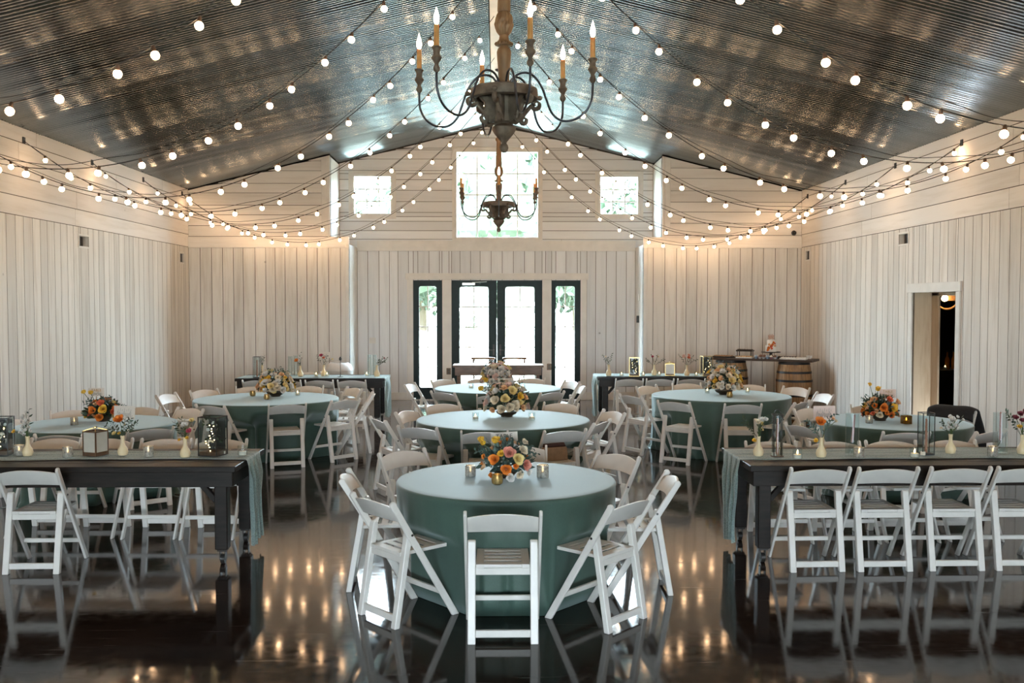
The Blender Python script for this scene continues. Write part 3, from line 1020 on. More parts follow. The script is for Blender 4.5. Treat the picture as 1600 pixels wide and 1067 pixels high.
def chair(px, py, facing, label, group, zc=0.772):
    """px, py: where the photograph shows the middle of the top of the back; facing: degrees, the way the seat points"""
    p = atz(px, py, zc)
    a = R(facing)
    d = Vector((math.cos(a), math.sin(a), 0))
    o = Vector((p.x, p.y, 0)) + d*0.285
    e = Vector((-d.y, d.x, 0))
    for _ in range(60):
        # a chair stands with its back clear of the table top it is drawn up to
        pts = [o + d*b + e*c for b, c in ((-0.155, -0.235), (-0.155, 0), (-0.155, 0.235))]
        hit = any((q.x - r[0])**2 + (q.y - r[1])**2 < (r[2] + 0.02)**2 for r in ROUND for q in pts)
        pts = [o + d*b + e*c for b, c in ((-0.10, -0.235), (-0.10, 0.235))]
        hit = hit or any(f[0] - 0.015 < q.x < f[1] + 0.015 and f[2] - 0.015 < q.y < f[3] + 0.015 for f in FT.values() for q in pts)
        if not hit: break
        o -= d*0.01
    t = thing('folding_chair', label, 'chair', (o.x, o.y, 0), a - PI/2, group)
    for n_, me in CHAIR_PARTS:
        obj(n_, me, t)
    CHAIRS.append((o.x, o.y, a))
    return t

W = 'white folding chair at the '
G = 'chairs at the front centre round table'
T1 = 'nearest round table'
for a in ((786, 803, 90, 'closest to the camera, back to us'),
          (577, 780, 41.5, 'near left, turned to the right'),
          (992, 784, 137, 'near right, turned to the left'),
          (535, 742, 3, 'far left side, seen edge on'),
          (1055, 745, 179, 'far right side, seen edge on'),
          (626, 705, -51, 'rear left, seat towards us'),
          (969, 710, 220, 'rear right, seat towards us'),
          (813, 697, -92, 'rear side, half hidden by its orange roses')):
    chair(a[0], a[1], a[2], W + T1 + ', ' + a[3], G)
T2 = 'middle round table'
G = 'chairs at the middle round table'
for a in ((757, 675, 90, 'front side, behind the paper card'),
          (650, 668, 64, 'front left, back to us'),
          (885, 673, 112, 'front right, brown bag on it'),
          (587, 655, 28, 'left side, turned to the right'),
          (632, 642, -26, 'rear left, turned to the right'),
          (962, 643, 205, 'rear right, turned to the left'),
          (944, 659, 152, 'front right corner, seen edge on'),
          (690, 631, -62, 'back side, left of the cream flowers'),
          (878, 630, 247, 'back side, right of the cream flowers')):
    chair(a[0], a[1], a[2], W + T2 + ', ' + a[3], G)
T3 = 'farthest round table'
G = 'chairs at the round table by the glass doors'
for a in ((771, 617.5, 90, 'front side, mostly behind flowers'),
          (690, 613, 50, 'front left, back to us'),
          (865, 613, 130, 'front right, back to us'),
          (638, 600, -14, 'left side'),
          (690, 593, -50, 'rear left'),
          (896, 595.5, 206, 'rear right, seat to the left'),
          (913, 603, 184, 'right side, seen edge on'),
          (832, 591, 250, 'back side, right of the flowers'),
          (750, 592, -88, 'back side, left of the flowers')):
    chair(a[0], a[1], a[2], W + T3 + ', ' + a[3], G)
T4 = 'left rear round table'
G = 'chairs at the left rear round table'
for a in ((449.5, 632, 108, 'front side, back to us'),
          (542, 625, 136, 'front right, seat to the left'),
          (326, 634, 64, 'front left, behind the lit lantern'),
          (257, 616, -14, 'left side'),
          (317, 609, -38, 'rear left, seat towards us'),
          (393, 604, -75, 'back side, left of flowers'),
          (483, 603, 264, 'back side, right of flowers'),
          (556, 606, 216, 'rear right, seat towards us'),
          (585, 615, 188, 'right side, seen edge on')):
    chair(a[0], a[1], a[2], W + T4 + ', ' + a[3], G)
T5 = 'right rear round table'
G = 'chairs at the right rear round table'
for a in ((1051, 628, 52, 'front left, back to us'),
          (1162, 632, 88, 'front side, behind a bud vase'),
          (1256, 628, 139, 'front right, back to us'),
          (983, 618, 32, 'left side, turned to the right'),
          (1008, 603, -50, 'rear left, seat towards us'),
          (1072, 599, -85, 'back side, left of flowers'),
          (1172, 601, 258, 'back side, right of flowers'),
          (1246, 605, 218, 'rear right, in front of the barrel'),
          (1292, 615, 190, 'right side, seen edge on')):
    chair(a[0], a[1], a[2], W + T5 + ', ' + a[3], G)
T6 = 'left wall round table'
G = 'chairs at the left wall round table'
for a in ((20, 656, -20, 'left side by the frame edge'),
          (112, 641, -62, 'back side, left of orange flowers'),
          (222, 636, -92, 'back side, right of orange flowers'),
          (300, 638, 236, 'right side, seat towards us'),
          (90, 680, 90, 'front left, back to us'),
          (237, 670, 128, 'front right, back to us')):
    chair(a[0], a[1], a[2], W + T6 + ', ' + a[3], G)
T7 = 'doorway round table'
G = 'chairs at the round table beside the doorway'
for a in ((1262, 638, -66, 'rear left, seat towards us'),
          (1249, 665, 26, 'left side, turned to the right'),
          (1358, 633, -98, 'back side, left of orange flowers'),
          (1418, 676, 90, 'front side, back to us'),
          (1552, 674, 118, 'front right, back to us'),
          (1494, 641, 224, 'rear right, under the black jacket')):
    jacket_chair = chair(a[0], a[1], a[2], W + T7 + ', ' + a[3], G)
L1 = 'left near farm table'
G = 'chairs at the left near farm table'
for a in ((45, 733, 91, 'near side, its back to us'),
          (90, 685, 270, 'far side, leftmost'),
          (170, 685.5, 270, 'far side, behind the white lantern'),
          (262, 686, 270, 'far side, behind the red bud vase'),
          (348, 686.5, 270, 'far side, behind the lit lantern')):
    chair(a[0], a[1], a[2], W + L1 + ', ' + a[3], G)
L2 = 'right near farm table'
G = 'chairs at the right near farm table'
for a in ((1280, 731, 92, 'near side, leftmost, back to us'),
          (1387, 731, 91, 'near side, second from left'),
          (1502, 731, 90, 'near side, third from left'),
          (1608, 731, 90, 'near side, cut by the frame edge'),
          (1203, 690, 270, 'far side, leftmost'),
          (1302, 690, 270, 'far side, behind orange ranunculus'),
          (1390, 689, 270, 'far side, between the two tall lanterns'),
          (1483, 688, 270, 'far side, behind the white bud vase')):
    chair(a[0], a[1], a[2], W + L2 + ', ' + a[3], G)
L3 = 'left rear farm table'
G = 'chairs at the left rear farm table'
for a in ((400, 594.5, 90, 'front, leftmost'), (447, 594.5, 90, 'front, second from left'),
          (498, 594.5, 90, 'front, third from left'), (549, 594.5, 90, 'front, rightmost'),
          (482, 581.5, 270, 'back, left of the white bin'), (438, 581.5, 270, 'back, leftmost')):
    chair(a[0], a[1], a[2], W + L3 + ', ' + a[3], G)
L4 = 'right rear farm table'
G = 'chairs at the right rear farm table'
for a in ((984, 592.5, 90, 'front, leftmost'), (1032, 592.5, 90, 'front, second from left'),
          (1081, 592.5, 90, 'front, third from left'), (1128, 592.5, 90, 'front, behind cream flowers')):
    chair(a[0], a[1], a[2], W + L4 + ', ' + a[3], G)

# ------------------------------------------------------------------ round tables and their cloths
TOPZ = 0.742
def round_table(cx, cy_, r, seed, lab_t, lab_c):
    rs = random.Random(seed)
    t = thing('round_table', lab_t, 'table', (cx, cy_, 0), 0, 'round tables under sage cloths')
    mb = MB(); mb.lathe([(0.0, 0.712), (r - 0.012, 0.712), (r - 0.008, 0.716), (r - 0.008, TOPZ - 0.004), (r - 0.012, TOPZ), (0.0, TOPZ)], 48)
    mb.build('tabletop', [DARKWOOD], t)
    for k in range(4):
        a = PI/4 + k*PI/2
        mb = MB(); mb.tube([(0.34*math.cos(a), 0.34*math.sin(a), 0.712), (0.36*math.cos(a), 0.36*math.sin(a), 0.0)], 0.016)
        mb.build('leg', [BLACKMETAL], t)
    # cloth: disc, rounded rim, skirt with folds down to the floor; pushed in where chairs stand under it
    nth = 360
    comps = [(rs.randint(9, 13), rs.uniform(0, 6.28), 1.0), (rs.randint(16, 22), rs.uniform(0, 6.28), 0.8), (rs.randint(27, 36), rs.uniform(0, 6.28), 0.5), (rs.randint(44, 58), rs.uniform(0, 6.28), 0.22)]
    zt = TOPZ + 0.003
    rings = [(0.02, zt), (0.3*r, zt), (0.6*r, zt), (0.9*r, zt), (r - 0.012, zt), (r - 0.003, zt - 0.003), (r + 0.003, zt - 0.012)]
    nsk = 26
    for k in range(1, nsk + 1):
        rings.append((None, (zt - 0.012)*(1 - k/nsk) + 0.004))
    rings.append(('hem', 0.003))
    near = [(x, y, a) for x, y, a in CHAIRS if (x - cx)**2 + (y - cy_)**2 < (r + 0.75)**2]
    def P(i, j):
        th = 2*PI*i/nth
        rr, z = rings[j]
        if isinstance(rr, float):
            return (rr*math.cos(th), rr*math.sin(th), z)
        d = min(1.0, (zt - z)/zt)
        f = sum(c*math.sin(n_*th + p + 0.5*d*math.sin(3*th + p)) for n_, p, c in comps)/2.2
        q = r + 0.004 - 0.012*math.sin(PI*min(1.0, d*1.1)) + 0.066*f*(0.28*d + 0.72*d**2.0)
        if rr == 'hem': q += 0.045 + 0.05*f
        elif d > 0.93: q += 0.016 + 0.02*f
        x, y = q*math.cos(th), q*math.sin(th)
        for hx, hy, ha in near + near:
            dx, dy = x + cx - hx, y + cy_ - hy
            c, s = math.cos(ha), math.sin(ha)
            along, across = dx*c + dy*s, -dx*s + dy*c
            lim = max(leg_y(z) + 0.038, 0.206 if z < 0.47 else 0.206 - (z - 0.47)*1.5)
            wgt = min(1.0, max(0.0, (0.44 - abs(across))/0.19)); wgt = wgt*wgt*(3 - 2*wgt)
            if wgt > 0 and -0.35 < along < lim:
                push = (lim - along)*wgt
                x += c*push; y += s*push
        return (x, y, z)
    mb = MB()
    mb.grid(nth, len(rings), P, closed_u=True)
    mb.add([(0, 0, zt)], [])
    top = len(mb.v) - 1
    for i in range(nth):
        mb.f.append([i, (i+1) % nth, top]); mb.m.append(0)
    o = mb.build('tablecloth', [CLOTH], smooth=True)
    o.location = (cx, cy_, 0)
    tag(o, lab_c, 'tablecloth', 'sage green round tablecloths')
    return o
LOOK = ['with orange roses and a white card', 'with the tall cream centrepiece', 'with white flowers',
        'with yellow and cream flowers', 'with cream and peach flowers', 'with orange flowers', 'with orange flowers']
for k, (x, y, r, nm) in enumerate(ROUND):
    round_table(x, y, r, 20 + k, nm + ' under its floor-length cloth', 'sage green cloth on the ' + nm + ' ' + LOOK[k])

# ------------------------------------------------------------------ farm tables and gauze runners
def farm_table(x0, x1, y0, y1, label):
    cx, cy_ = (x0 + x1)/2, (y0 + y1)/2
    t = thing('farm_table', label, 'table', (cx, cy_, 0), 0, 'dark farm tables')
    hx, hy = (x1 - x0)/2, (y1 - y0)/2
    mb = MB()
    n = 5
    for k in range(n):
        mb.box(-hx, hx, -hy + 2*hy*k/n + 0.0015, -hy + 2*hy*(k+1)/n - 0.0015, 0.715, 0.760)
    mb.build('tabletop', [DARKWOOD], t, bevel=0.004)
    mb = MB(); i = 0.03
    mb.box(-hx+i, hx-i, -hy+i, -hy+i+0.03, 0.60, 0.714); mb.box(-hx+i, hx-i, hy-i-0.03, hy-i, 0.60, 0.714)
    mb.box(-hx+i, -hx+i+0.03, -hy+i+0.031, hy-i-0.031, 0.60, 0.714); mb.box(hx-i-0.03, hx-i, -hy+i+0.031, hy-i-0.031, 0.60, 0.714)
    mb.build('apron', [DARKWOOD], t, bevel=0.003)
    for sx in (-1, 1):
        for sy in (-1, 1):
            lx, ly = sx*(hx - 0.13), sy*(hy - 0.115)
            mb = MB(); mb.box(lx - 0.048, lx + 0.048, ly - 0.048, ly + 0.048, 0.115, 0.713)
            lg = mb.build('leg', [DARKWOOD], t, bevel=0.006)
            mb = MB()
            mb.box(lx - 0.035, lx + 0.035, ly - 0.035, ly + 0.035, 0.100, 0.1145)
            mb.box(lx - 0.022, lx - 0.017, ly - 0.02, ly + 0.03, 0.03, 0.10); mb.box(lx + 0.017, lx + 0.022, ly - 0.02, ly + 0.03, 0.03, 0.10)
            mb.tube([(lx - 0.016, ly + 0.008, 0.036), (lx + 0.016, ly + 0.008, 0.036)], 0.036, 16)
            mb.build('caster', [BLACKMETAL], lg)
            mb = MB()
            mb.beam((lx - sx*0.045, ly, 0.48), (lx - sx*0.20, ly, 0.66), 0.04, 0.04)
            mb.build('brace', [DARKWOOD], t, bevel=0.003)
    return t
farm_table(*FT['L1'], 'dark wooden farm table at the left front, lit fairy light lantern on it')
farm_table(*FT['L2'], 'dark wooden farm table at the right front, tall candle cylinders on it')
farm_table(*FT['L3'], 'dark wooden farm table at the left rear, white bin behind it')
farm_table(*FT['L4'], 'dark wooden farm table at the right rear, gold lanterns on it')

def runner(x_in, x_edge, y0, y1, drop, width_end, seed, label, shift=0.0):
    """gauze runner lying along the table and falling over the end at x_edge"""
    rs = random.Random(seed)
    sg = 1 if x_edge > x_in else -1
    nu, ph = 34, [rs.uniform(0, 6.28) for _ in range(6)]
    L = abs(x_edge - x_in)
    path = []
    nl = 46
    for j in range(nl + 1):
        path.append((x_in + sg*L*j/nl, 0.0))
    for k in range(1, 6):
        a = PI/2*k/5
        path.append((x_edge + sg*0.014*math.sin(a), -0.014*(1 - math.cos(a))))
    nd = 40
    for k in range(1, nd + 1):
        path.append((x_edge + sg*0.014, -0.014 - drop*k/nd))
    zt = 0.7625
    def P(i, j):
        u = i/(nu - 1)
        x, dz = path[j]
        d = max(0.0, (-dz - 0.014)/drop)
        flat = dz == 0.0
        w = (y1 - y0)
        mid = (y0 + y1)/2
        we = w + (width_end - w)*min(1.0, d*1.6)
        y = mid + shift*d + (u - 0.5)*we + 0.02*math.sin(2.1*x + ph[0]) + (0.012*math.sin(7*x + ph[1]) if u in (0, 1) else 0)
        if flat:
            rip = 0.004 + 0.004*math.sin(38*u + 1.2*math.sin(2.3*x + ph[2]) + ph[3]) + 0.003*math.sin(15*u + 3.1*x + ph[4])
            return (x, y, zt + max(0.0005, rip))
        f = math.sin(22*u + ph[3] + 1.5*d) + 0.6*math.sin(41*u + ph[5] - 2*d)
        return (x + sg*(0.012 + 0.018*f)*min(1.0, d*4 + 0.15), y + 0.008*math.sin(9*d + 6*u), zt + 0.004 + dz*(1 - 0.06*(0.5 + 0.5*math.sin(5*u + ph[2]))))
    mb = MB()
    mb.grid(nu, len(path), P)
    o = mb.build('table_runner', [GAUZE], smooth=True)
    tag(o, label, 'table runner', 'sage gauze table runners')
    # origin at its own place on the table
    me = o.data
    off = Vector(((x_in + x_edge)/2, (y0 + y1)/2, 0.76))
    me.transform(Matrix.Translation(-off)); o.location = off
    return o
runner(-4.37, -1.95, 7.33, 7.76, 0.70, 0.26, 1, 'sage gauze runner hanging over the right end of the left front farm table', 0.05)
runner(4.68, 1.90, 7.28, 7.80, 0.70, 0.30, 2, 'sage gauze runner hanging over the left end of the right front farm table', 0.0)
runner(-4.24, -1.83, 15.45, 16.05, 0.66, 0.5, 3, 'pale gauze runner hanging off the right end of the left rear farm table')
runner(4.10, 1.68, 15.7, 16.3, 0.68, 0.5, 4, 'pale gauze runner hanging off the left end of the right rear farm table')
# ------------------------------------------------------------------ string lights from the ridge to both side walls
mb = MB(); mb.ball((0, 0, -0.056), 0.027, 14, 10)
BULB_ME = mb.mesh('bulb', [BULB], smooth=True)
mb = MB(); mb.lathe([(0.008, 0.006), (0.013, 0.0), (0.014, -0.022), (0.012, -0.034)], 10)
SOCK_ME = mb.mesh('socket', [WIREBROWN], smooth='auto')
ORD = ['nearest the camera', 'second from the camera', 'third from the camera', 'fourth from the camera', 'fifth from the camera', 'second from the back wall', 'closest to the back wall']
rs = random.Random(77)
for k, ys in enumerate((6.0, 8.0, 10.0, 12.0, 14.0, 16.0, 17.95)):
    for sg in (-1, 1):
        side = 'left' if sg < 0 else 'right'
        xr, zr = sg*0.03, PEAK - 0.06
        xw, zw = sg*(HW - 0.012), 4.02 + rs.uniform(-0.02, 0.02)
        sag = 1.58 + rs.uniform(-0.05, 0.05)
        t = thing('string_light', 'string of warm globe bulbs sagging from ridge to %s wall, %s' % (side, ORD[k]), 'string lights', (0, ys, 0), 0, 'globe string lights under the ceiling')
        def C(u, s=sag, dz=0.0):
            return Vector((xr + (xw - xr)*u, 0, zr + (zw - zr)*u - 4*s*u*(1-u) + dz*math.sin(u*40 + k)))
        n = 90
        mb = MB(); mb.tube([C(i/n) for i in range(n+1)], 0.0045, 6)
        mb.build('cord', [WIRE], t, smooth=True)
        mb = MB()
        ph = rs.uniform(0, 6)
        mb.tube([C(i/n, sag - 0.05*math.sin(PI*i/n)) + Vector((0, 0.012*math.sin(i*0.7 + ph), 0.010*math.sin(i*0.5 + ph))) for i in range(n+1)], 0.003, 5)
        mb.build('messenger_wire', [WIRE], t, smooth=True)
        mb = MB(); mb.box(min(xw, xw + sg*0.011), max(xw, xw + sg*0.011), -0.03, 0.03, zw - 0.03, zw + 0.05); 
        mb.build('wall_hook', [WIRE], t)
        # bulbs at alternating steps along the arc
        pts = [C(i/400) for i in range(401)]
        acc, nxt, flip = 0.0, 0.22 + rs.uniform(0, 0.2), 0
        for i in range(1, 401):
            acc += (pts[i] - pts[i-1]).length
            if acc >= nxt and i < 396:
                nxt += (0.26, 0.38)[flip] + rs.uniform(-0.05, 0.05); flip = 1 - flip
                b = obj('bulb', BULB_ME, t, pts[i], (rs.uniform(-0.25, 0.25), rs.uniform(-0.25, 0.25), 0))
                obj('socket', SOCK_ME, b)

# ------------------------------------------------------------------ carved wooden chandeliers
WOOD_GOLD = mat('carved_golden_wood', (0.21,0.118,0.055), 0.55, 0.35, 14, 0.4, 0, (1,1,0.3))
WOOD_GREY = mat('weathered_grey_wood', (0.13,0.095,0.070), 0.6, 0.45, 18, 0.6)
IRON = mat('blue_grey_iron', (0.055,0.060,0.075), 0.32, 0.15, 20, metal=0.7)
AMBER = mat('amber_candle_sleeve', (0.62,0.33,0.11), 0.45, 0.15, 25, sss=0.1)
def chandelier(x, y, rz, lab):
    Z = 3.4
    t = thing('chandelier', lab, 'chandelier', (x, y, Z), rz, 'carved wood chandeliers')
    mb = MB()
    prof = [(0.035,3.555),(0.052,3.575),(0.052,3.592),(0.040,3.602),(0.038,3.62),(0.043,3.68),(0.050,3.76),(0.053,3.81),(0.044,3.835),(0.032,3.845),(0.032,3.85)]
    mb.lathe([(r, z - Z) for r, z in prof], 24)
    mb.build('vase_column', [WOOD_GOLD], t, smooth='auto')
    mb = MB()
    mb.lathe([(r, z - Z) for r, z in [(0.03,3.851),(0.055,3.856),(0.060,3.868),(0.052,3.880),(0.036,3.90),(0.033,3.925),(0.034,3.93)]], 24)
    o = mb.build('bead_collar', [WOOD_GOLD], t, smooth='auto')
    for k in range(16):
        a = 2*PI*k/16
        mb = MB(); mb.ball((0.061*math.cos(a), 0.061*math.sin(a), 3.868 - Z), 0.0095, 8, 6)
        mb.build('bead', [WOOD_GOLD], o, smooth=True)
    mb = MB()
    # acanthus bulb: ribs and leaf relief
    nz, na = 26, 72
    def ac(i, j):
        v = j/(nz-1); a = 2*PI*i/na
        r = 0.036 + 0.027*math.sin(PI*min(1, v*1.02))**0.7 + 0.006*v
        r += 0.0045*math.sin(8*a + 2.5*math.sin(PI*v*2))*math.sin(PI*v) + 0.0028*math.sin(16*a)*math.sin(PI*v*3)**2
        return (r*math.cos(a), r*math.sin(a), 3.931 - Z + 0.165*v)
    mb.grid(na, nz, ac, closed_u=True)
    mb.build('carved_leaf_bulb', [WOOD_GOLD], t, smooth=True)
    mb = MB()
    mb.lathe([(r, z - Z) for r, z in [(0.046,4.097),(0.048,4.11),(0.046,4.2),(0.042,4.32),(0.034,4.45),(0.034,4.47),(0.050,4.49),(0.052,4.51),(0.036,4.53),(0.02,4.56),(0.012,4.58)]], 24)
    mb.build('upper_column', [WOOD_GOLD], t, smooth='auto')
    mb = MB()
    zc, k = 4.575 - Z, 0
    while zc < PEAK - 0.075 - Z:
        pts = [Vector((0.012*math.cos(2*PI*i/12), 0, zc + 0.02 + 0.024*math.sin(2*PI*i/12))) for i in range(13)]
        if k % 2: pts = [Vector((0, p.x, p.z)) for p in pts]
        mb.tube(pts, 0.003, 5, cap=False); zc += 0.037; k += 1
    o = mb.build('chain', [WIRE], t, smooth=True)
    mb = MB(); mb.lathe([(0.06, PEAK - 0.056 - Z), (0.055, PEAK - 0.075 - Z), (0.02, PEAK - 0.095 - Z)], 16); mb.build('ceiling_canopy', [IRON], t, smooth='auto')
    # hub: core, ring, brackets, finial
    mb = MB()
    mb.lathe([(r, z - Z) for r, z in [(0.06,3.285),(0.082,3.30),(0.075,3.33),(0.066,3.40),(0.075,3.50),(0.09,3.545),(0.05,3.56),(0.03,3.565)]], 20)
    mb.build('hub_core', [WOOD_GREY], t, smooth='auto')
    mb = MB()
    mb.lathe([(r, z - Z) for r, z in [(0.0915,3.535),(0.20,3.530),(0.20,3.470),(0.215,3.462),(0.245,3.470),(0.250,3.500),(0.245,3.535),(0.225,3.545),(0.0915,3.545),(0.0915,3.535)]], 40, caps=False)
    mb.build('hub_ring', [WOOD_GREY], t, smooth='auto')
    mb = MB()
    mb.lathe([(r, z - Z) for r, z in [(0.058,3.284),(0.086,3.262),(0.088,3.245),(0.070,3.215),(0.040,3.180),(0.020,3.155),(0.018,3.147),(0.028,3.135),(0.033,3.115),(0.026,3.092),(0.010,3.080)]], 20)
    mb.build('finial', [WOOD_GREY], t, smooth='auto')
    for k in range(6):
        a = R(-45 + 60*k)
        M = Matrix.Rotation(a, 3, 'Z')
        def PL(lst): return [M @ Vector((r, 0, z - Z)) for r, z in lst]
        mb = MB()
        # scroll: big curl under the ring and a second one near the finial
        def curl(c, r0, a0, turns, n=14, s=1):
            return [(c[0] + r0*(1 - 0.72*i/n)*math.cos(a0 + s*turns*2*PI*i/n), c[1] + r0*(1 - 0.72*i/n)*math.sin(a0 + s*turns*2*PI*i/n)) for i in range(n+1)]
        path = curl((0.245,3.445), 0.040, R(200), 1.1, s=1)[::-1] + [(0.185,3.405),(0.155,3.37)] + [(0.135,3.335)] + curl((0.150,3.325), 0.030, R(215), 1.0, s=1)
        rad = [0.010]*8 + [0.016]*(len(path) - 16) + [0.009]*8
        mb.tube(PL(path), rad, 8)
        mb.build('scroll_bracket', [WOOD_GREY], t, smooth=True)
        mb = MB()
        poly = [(0.06,3.53),(0.19,3.53),(0.185,3.47),(0.15,3.44),(0.145,3.40),(0.165,3.38),(0.15,3.345),(0.12,3.335),(0.125,3.31),(0.095,3.29),(0.06,3.30)]
        vs0 = [M @ Vector((r, -0.022, z - Z)) for r, z in poly]; vs1 = [M @ Vector((r, 0.022, z - Z)) for r, z in poly]
        n = len(poly)
        mb.add(vs0 + vs1, [list(range(n))[::-1], list(range(n, 2*n))] + [(i, (i+1) % n, n + (i+1) % n, n + i) for i in range(n)])
        mb.build('carved_fin', [WOOD_GREY], t, bevel=0.005)
        mb = MB(); mb.ball(tuple(M @ Vector((0.272, 0, 3.492 - Z))), 0.022, 10, 8, 0.8)
        mb.build('rosette', [WOOD_GREY], t, smooth=True)
    for k in range(6):
        a = R(-75 + 60*k)
        M = Matrix.Rotation(a, 3, 'Z')
        kp = [(0.05,3.56),(0.062,3.60),(0.095,3.638),(0.15,3.652),(0.215,3.63),(0.275,3.555),(0.315,3.455),(0.355,3.355),(0.41,3.302),(0.47,3.288),(0.545,3.305),(0.61,3.355),(0.648,3.43),(0.655,3.50),(0.655,3.555)]
        pts = []
        for i in range(len(kp) - 1):
            p0, p1, p2, p3 = kp[max(i-1,0)], kp[i], kp[i+1], kp[min(i+2,len(kp)-1)]
            for q in range(4):
                u = q/4
                pts.append(tuple(0.5*((2*p1[d]) + (-p0[d]+p2[d])*u + (2*p0[d]-5*p1[d]+4*p2[d]-p3[d])*u*u + (-p0[d]+3*p1[d]-3*p2[d]+p3[d])*u**3) for d in (0,1)))
        pts.append(kp[-1])
        mb = MB(); mb.tube([M @ Vector((r, 0, z - Z)) for r, z in pts], 0.0085, 8)
        arm = mb.build('arm', [IRON], t, smooth=True)
        c = M @ Vector((0.655, 0, 0))
        mb = MB(); mb.lathe([(r, z - Z) for r, z in [(0.010,3.55),(0.022,3.565),(0.024,3.58),(0.015,3.598),(0.014,3.61),(0.030,3.635),(0.036,3.645),(0.034,3.655),(0.024,3.665),(0.022,3.69),(0.027,3.705),(0.035,3.715),(0.034,3.722),(0.020,3.727)]], 16, (c.x, c.y, 0))
        mb.build('candle_cup', [WOOD_GREY], arm, smooth='auto')
        mb = MB(); mb.lathe([(r, z - Z) for r, z in [(0.0185,3.7275),(0.018,3.80),(0.0175,3.868),(0.012,3.872)]], 14, (c.x, c.y, 0))
        mb.build('candle_sleeve', [AMBER], arm, smooth='auto')
        mb = MB(); mb.lathe([(r, z - Z) for r, z in [(0.008,3.8725),(0.015,3.885),(0.0195,3.905),(0.0175,3.93),(0.010,3.958),(0.004,3.978),(0.001,3.99)]], 14, (c.x, c.y, 0))
        mb.build('candle_bulb', [CANDLEBULB], arm, smooth=True)
    return t
chandelier(0.055, 7.0, 0, 'large carved wood chandelier with six lit candle bulbs, hanging nearest the camera')
chandelier(0.035, 14.7, R(45), 'smaller looking carved chandelier hanging in front of the big rear window')
# ------------------------------------------------------------------ flowers
def petal_mat(name, col, tr=0.15):
    return mat(name, col, 0.6, 0.10, 30, island=0.14, sss=0.0)
PET = {
    'orange': petal_mat('orange_petals', (0.80,0.25,0.035)),
    'coral':  petal_mat('coral_petals', (0.72,0.16,0.07)),
    'pink':   petal_mat('pink_petals', (0.78,0.33,0.25)),
    'peach':  petal_mat('peach_petals', (0.85,0.52,0.28)),
    'yellow': petal_mat('yellow_petals', (0.85,0.53,0.06)),
    'butter': petal_mat('butter_petals', (0.85,0.68,0.30)),
    'cream':  petal_mat('cream_petals', (0.82,0.72,0.55)),
    'white':  petal_mat('white_petals', (0.82,0.80,0.76)),
    'wine':   petal_mat('wine_petals', (0.20,0.03,0.05)),
    'blush':  petal_mat('blush_petals', (0.80,0.58,0.50)),
    'magenta':petal_mat('magenta_petals', (0.55,0.07,0.14)),
}
LEAF_D = mat('dark_green_leaves', (0.030,0.055,0.030), 0.5, 0.2, 12, island=0.4)
LEAF_B = mat('blue_green_leaves', (0.065,0.12,0.105), 0.55, 0.2, 12, island=0.35)
STEM = mat('green_stem', (0.06,0.10,0.03), 0.5)

def rose_mesh(npet, m, name='rose', spread=1.0):
    mb = MB()
    for i in range(npet):
        o = (i + 0.5)/npet
        az = i*2.39996
        tilt = (0.04 + 1.12*o**1.5)*spread
        L = 0.62 + 0.42*o
        w = 0.30 + 0.32*o
        ca, sa = math.cos(az), math.sin(az)
        nv, nu = 5, 5
        prof = [(0.0, 0.0)]
        for k in range(1, nv):
            v = k/(nv-1)
            ph = tilt*(0.55 + 0.25*v) + (0.9*max(0, v - 0.65)*o)
            prof.append((prof[-1][0] + math.sin(ph)*L/(nv-1), prof[-1][1] + math.cos(ph)*L/(nv-1)))
        off = 0.05 + 0.13*o
        def P(a, b):
            u = -1 + 2*a/(nu-1); v = b/(nv-1)
            r, z = prof[b]
            hw = w*math.sin(PI*(0.12 + 0.68*v))**0.8
            x = off + r - 0.45*hw*u*u
            y = hw*u
            z = z - 0.08*u*u*v - 0.25
            return (x*ca - y*sa, x*sa + y*ca, z)
        mb.grid(nu, nv, P)
    return mb.mesh(name, [m], smooth=True)
ROSE = {c: rose_mesh(22, PET[c]) for c in PET}
def tulip_mesh(m):
    return rose_mesh(6, m, 'tulip', 0.55)
TULIP = tulip_mesh(PET['yellow'])
def leaf_pts(M, c, l, w, bend=0.2):
    pts = [(0,0,0),(0.35*l,-w/2,0.02*l),(0.35*l,w/2,0.02*l),(0.7*l,-w*0.38,-bend*l*0.3),(0.7*l,w*0.38,-bend*l*0.3),(l,0,-bend*l)]
    return [c + M @ Vector(p) for p in pts], [(0,1,2),(1,3,4,2),(3,5,4)]
def look(d, roll=0.0):
    d = Vector(d).normalized()
    return d.to_track_quat('X', 'Z').to_matrix() @ Matrix.Rotation(roll, 3, 'X')
def up_rot(d, roll=0.0):
    return (Vector(d).normalized().to_track_quat('Z', 'Y').to_matrix() @ Matrix.Rotation(roll, 3, 'Z')).to_euler()

def foliage(rs, Wd, H, n, l=0.075):
    mb = MB()
    for _ in range(n):
        a = rs.uniform(0, 2*PI); e = math.asin(rs.uniform(-0.25, 1.0))
        d = Vector((math.cos(e)*math.cos(a), math.cos(e)*math.sin(a), math.sin(e)))
        q = rs.uniform(0.30, 0.98)
        c = Vector((d.x*Wd*0.46*q, d.y*Wd*0.46*q, H*0.27 + d.z*(H*0.60 if d.z > 0 else H*0.30)*q))
        c.z = max(c.z, 0.02)
        dd = (d + Vector((rs.uniform(-0.7,0.7), rs.uniform(-0.7,0.7), rs.uniform(-0.4,0.6)))).normalized()
        L = l*rs.uniform(0.7, 1.25)
        if c.z + dd.z*L < 0.012: dd.z = abs(dd.z)
        vs, fs = leaf_pts(look(dd, rs.uniform(0, 6)), c, L, L*rs.uniform(0.32, 0.5))
        vs = [Vector((v.x, v.y, max(v.z, 0.006))) for v in vs]
        mb.add(vs, fs)
    return mb
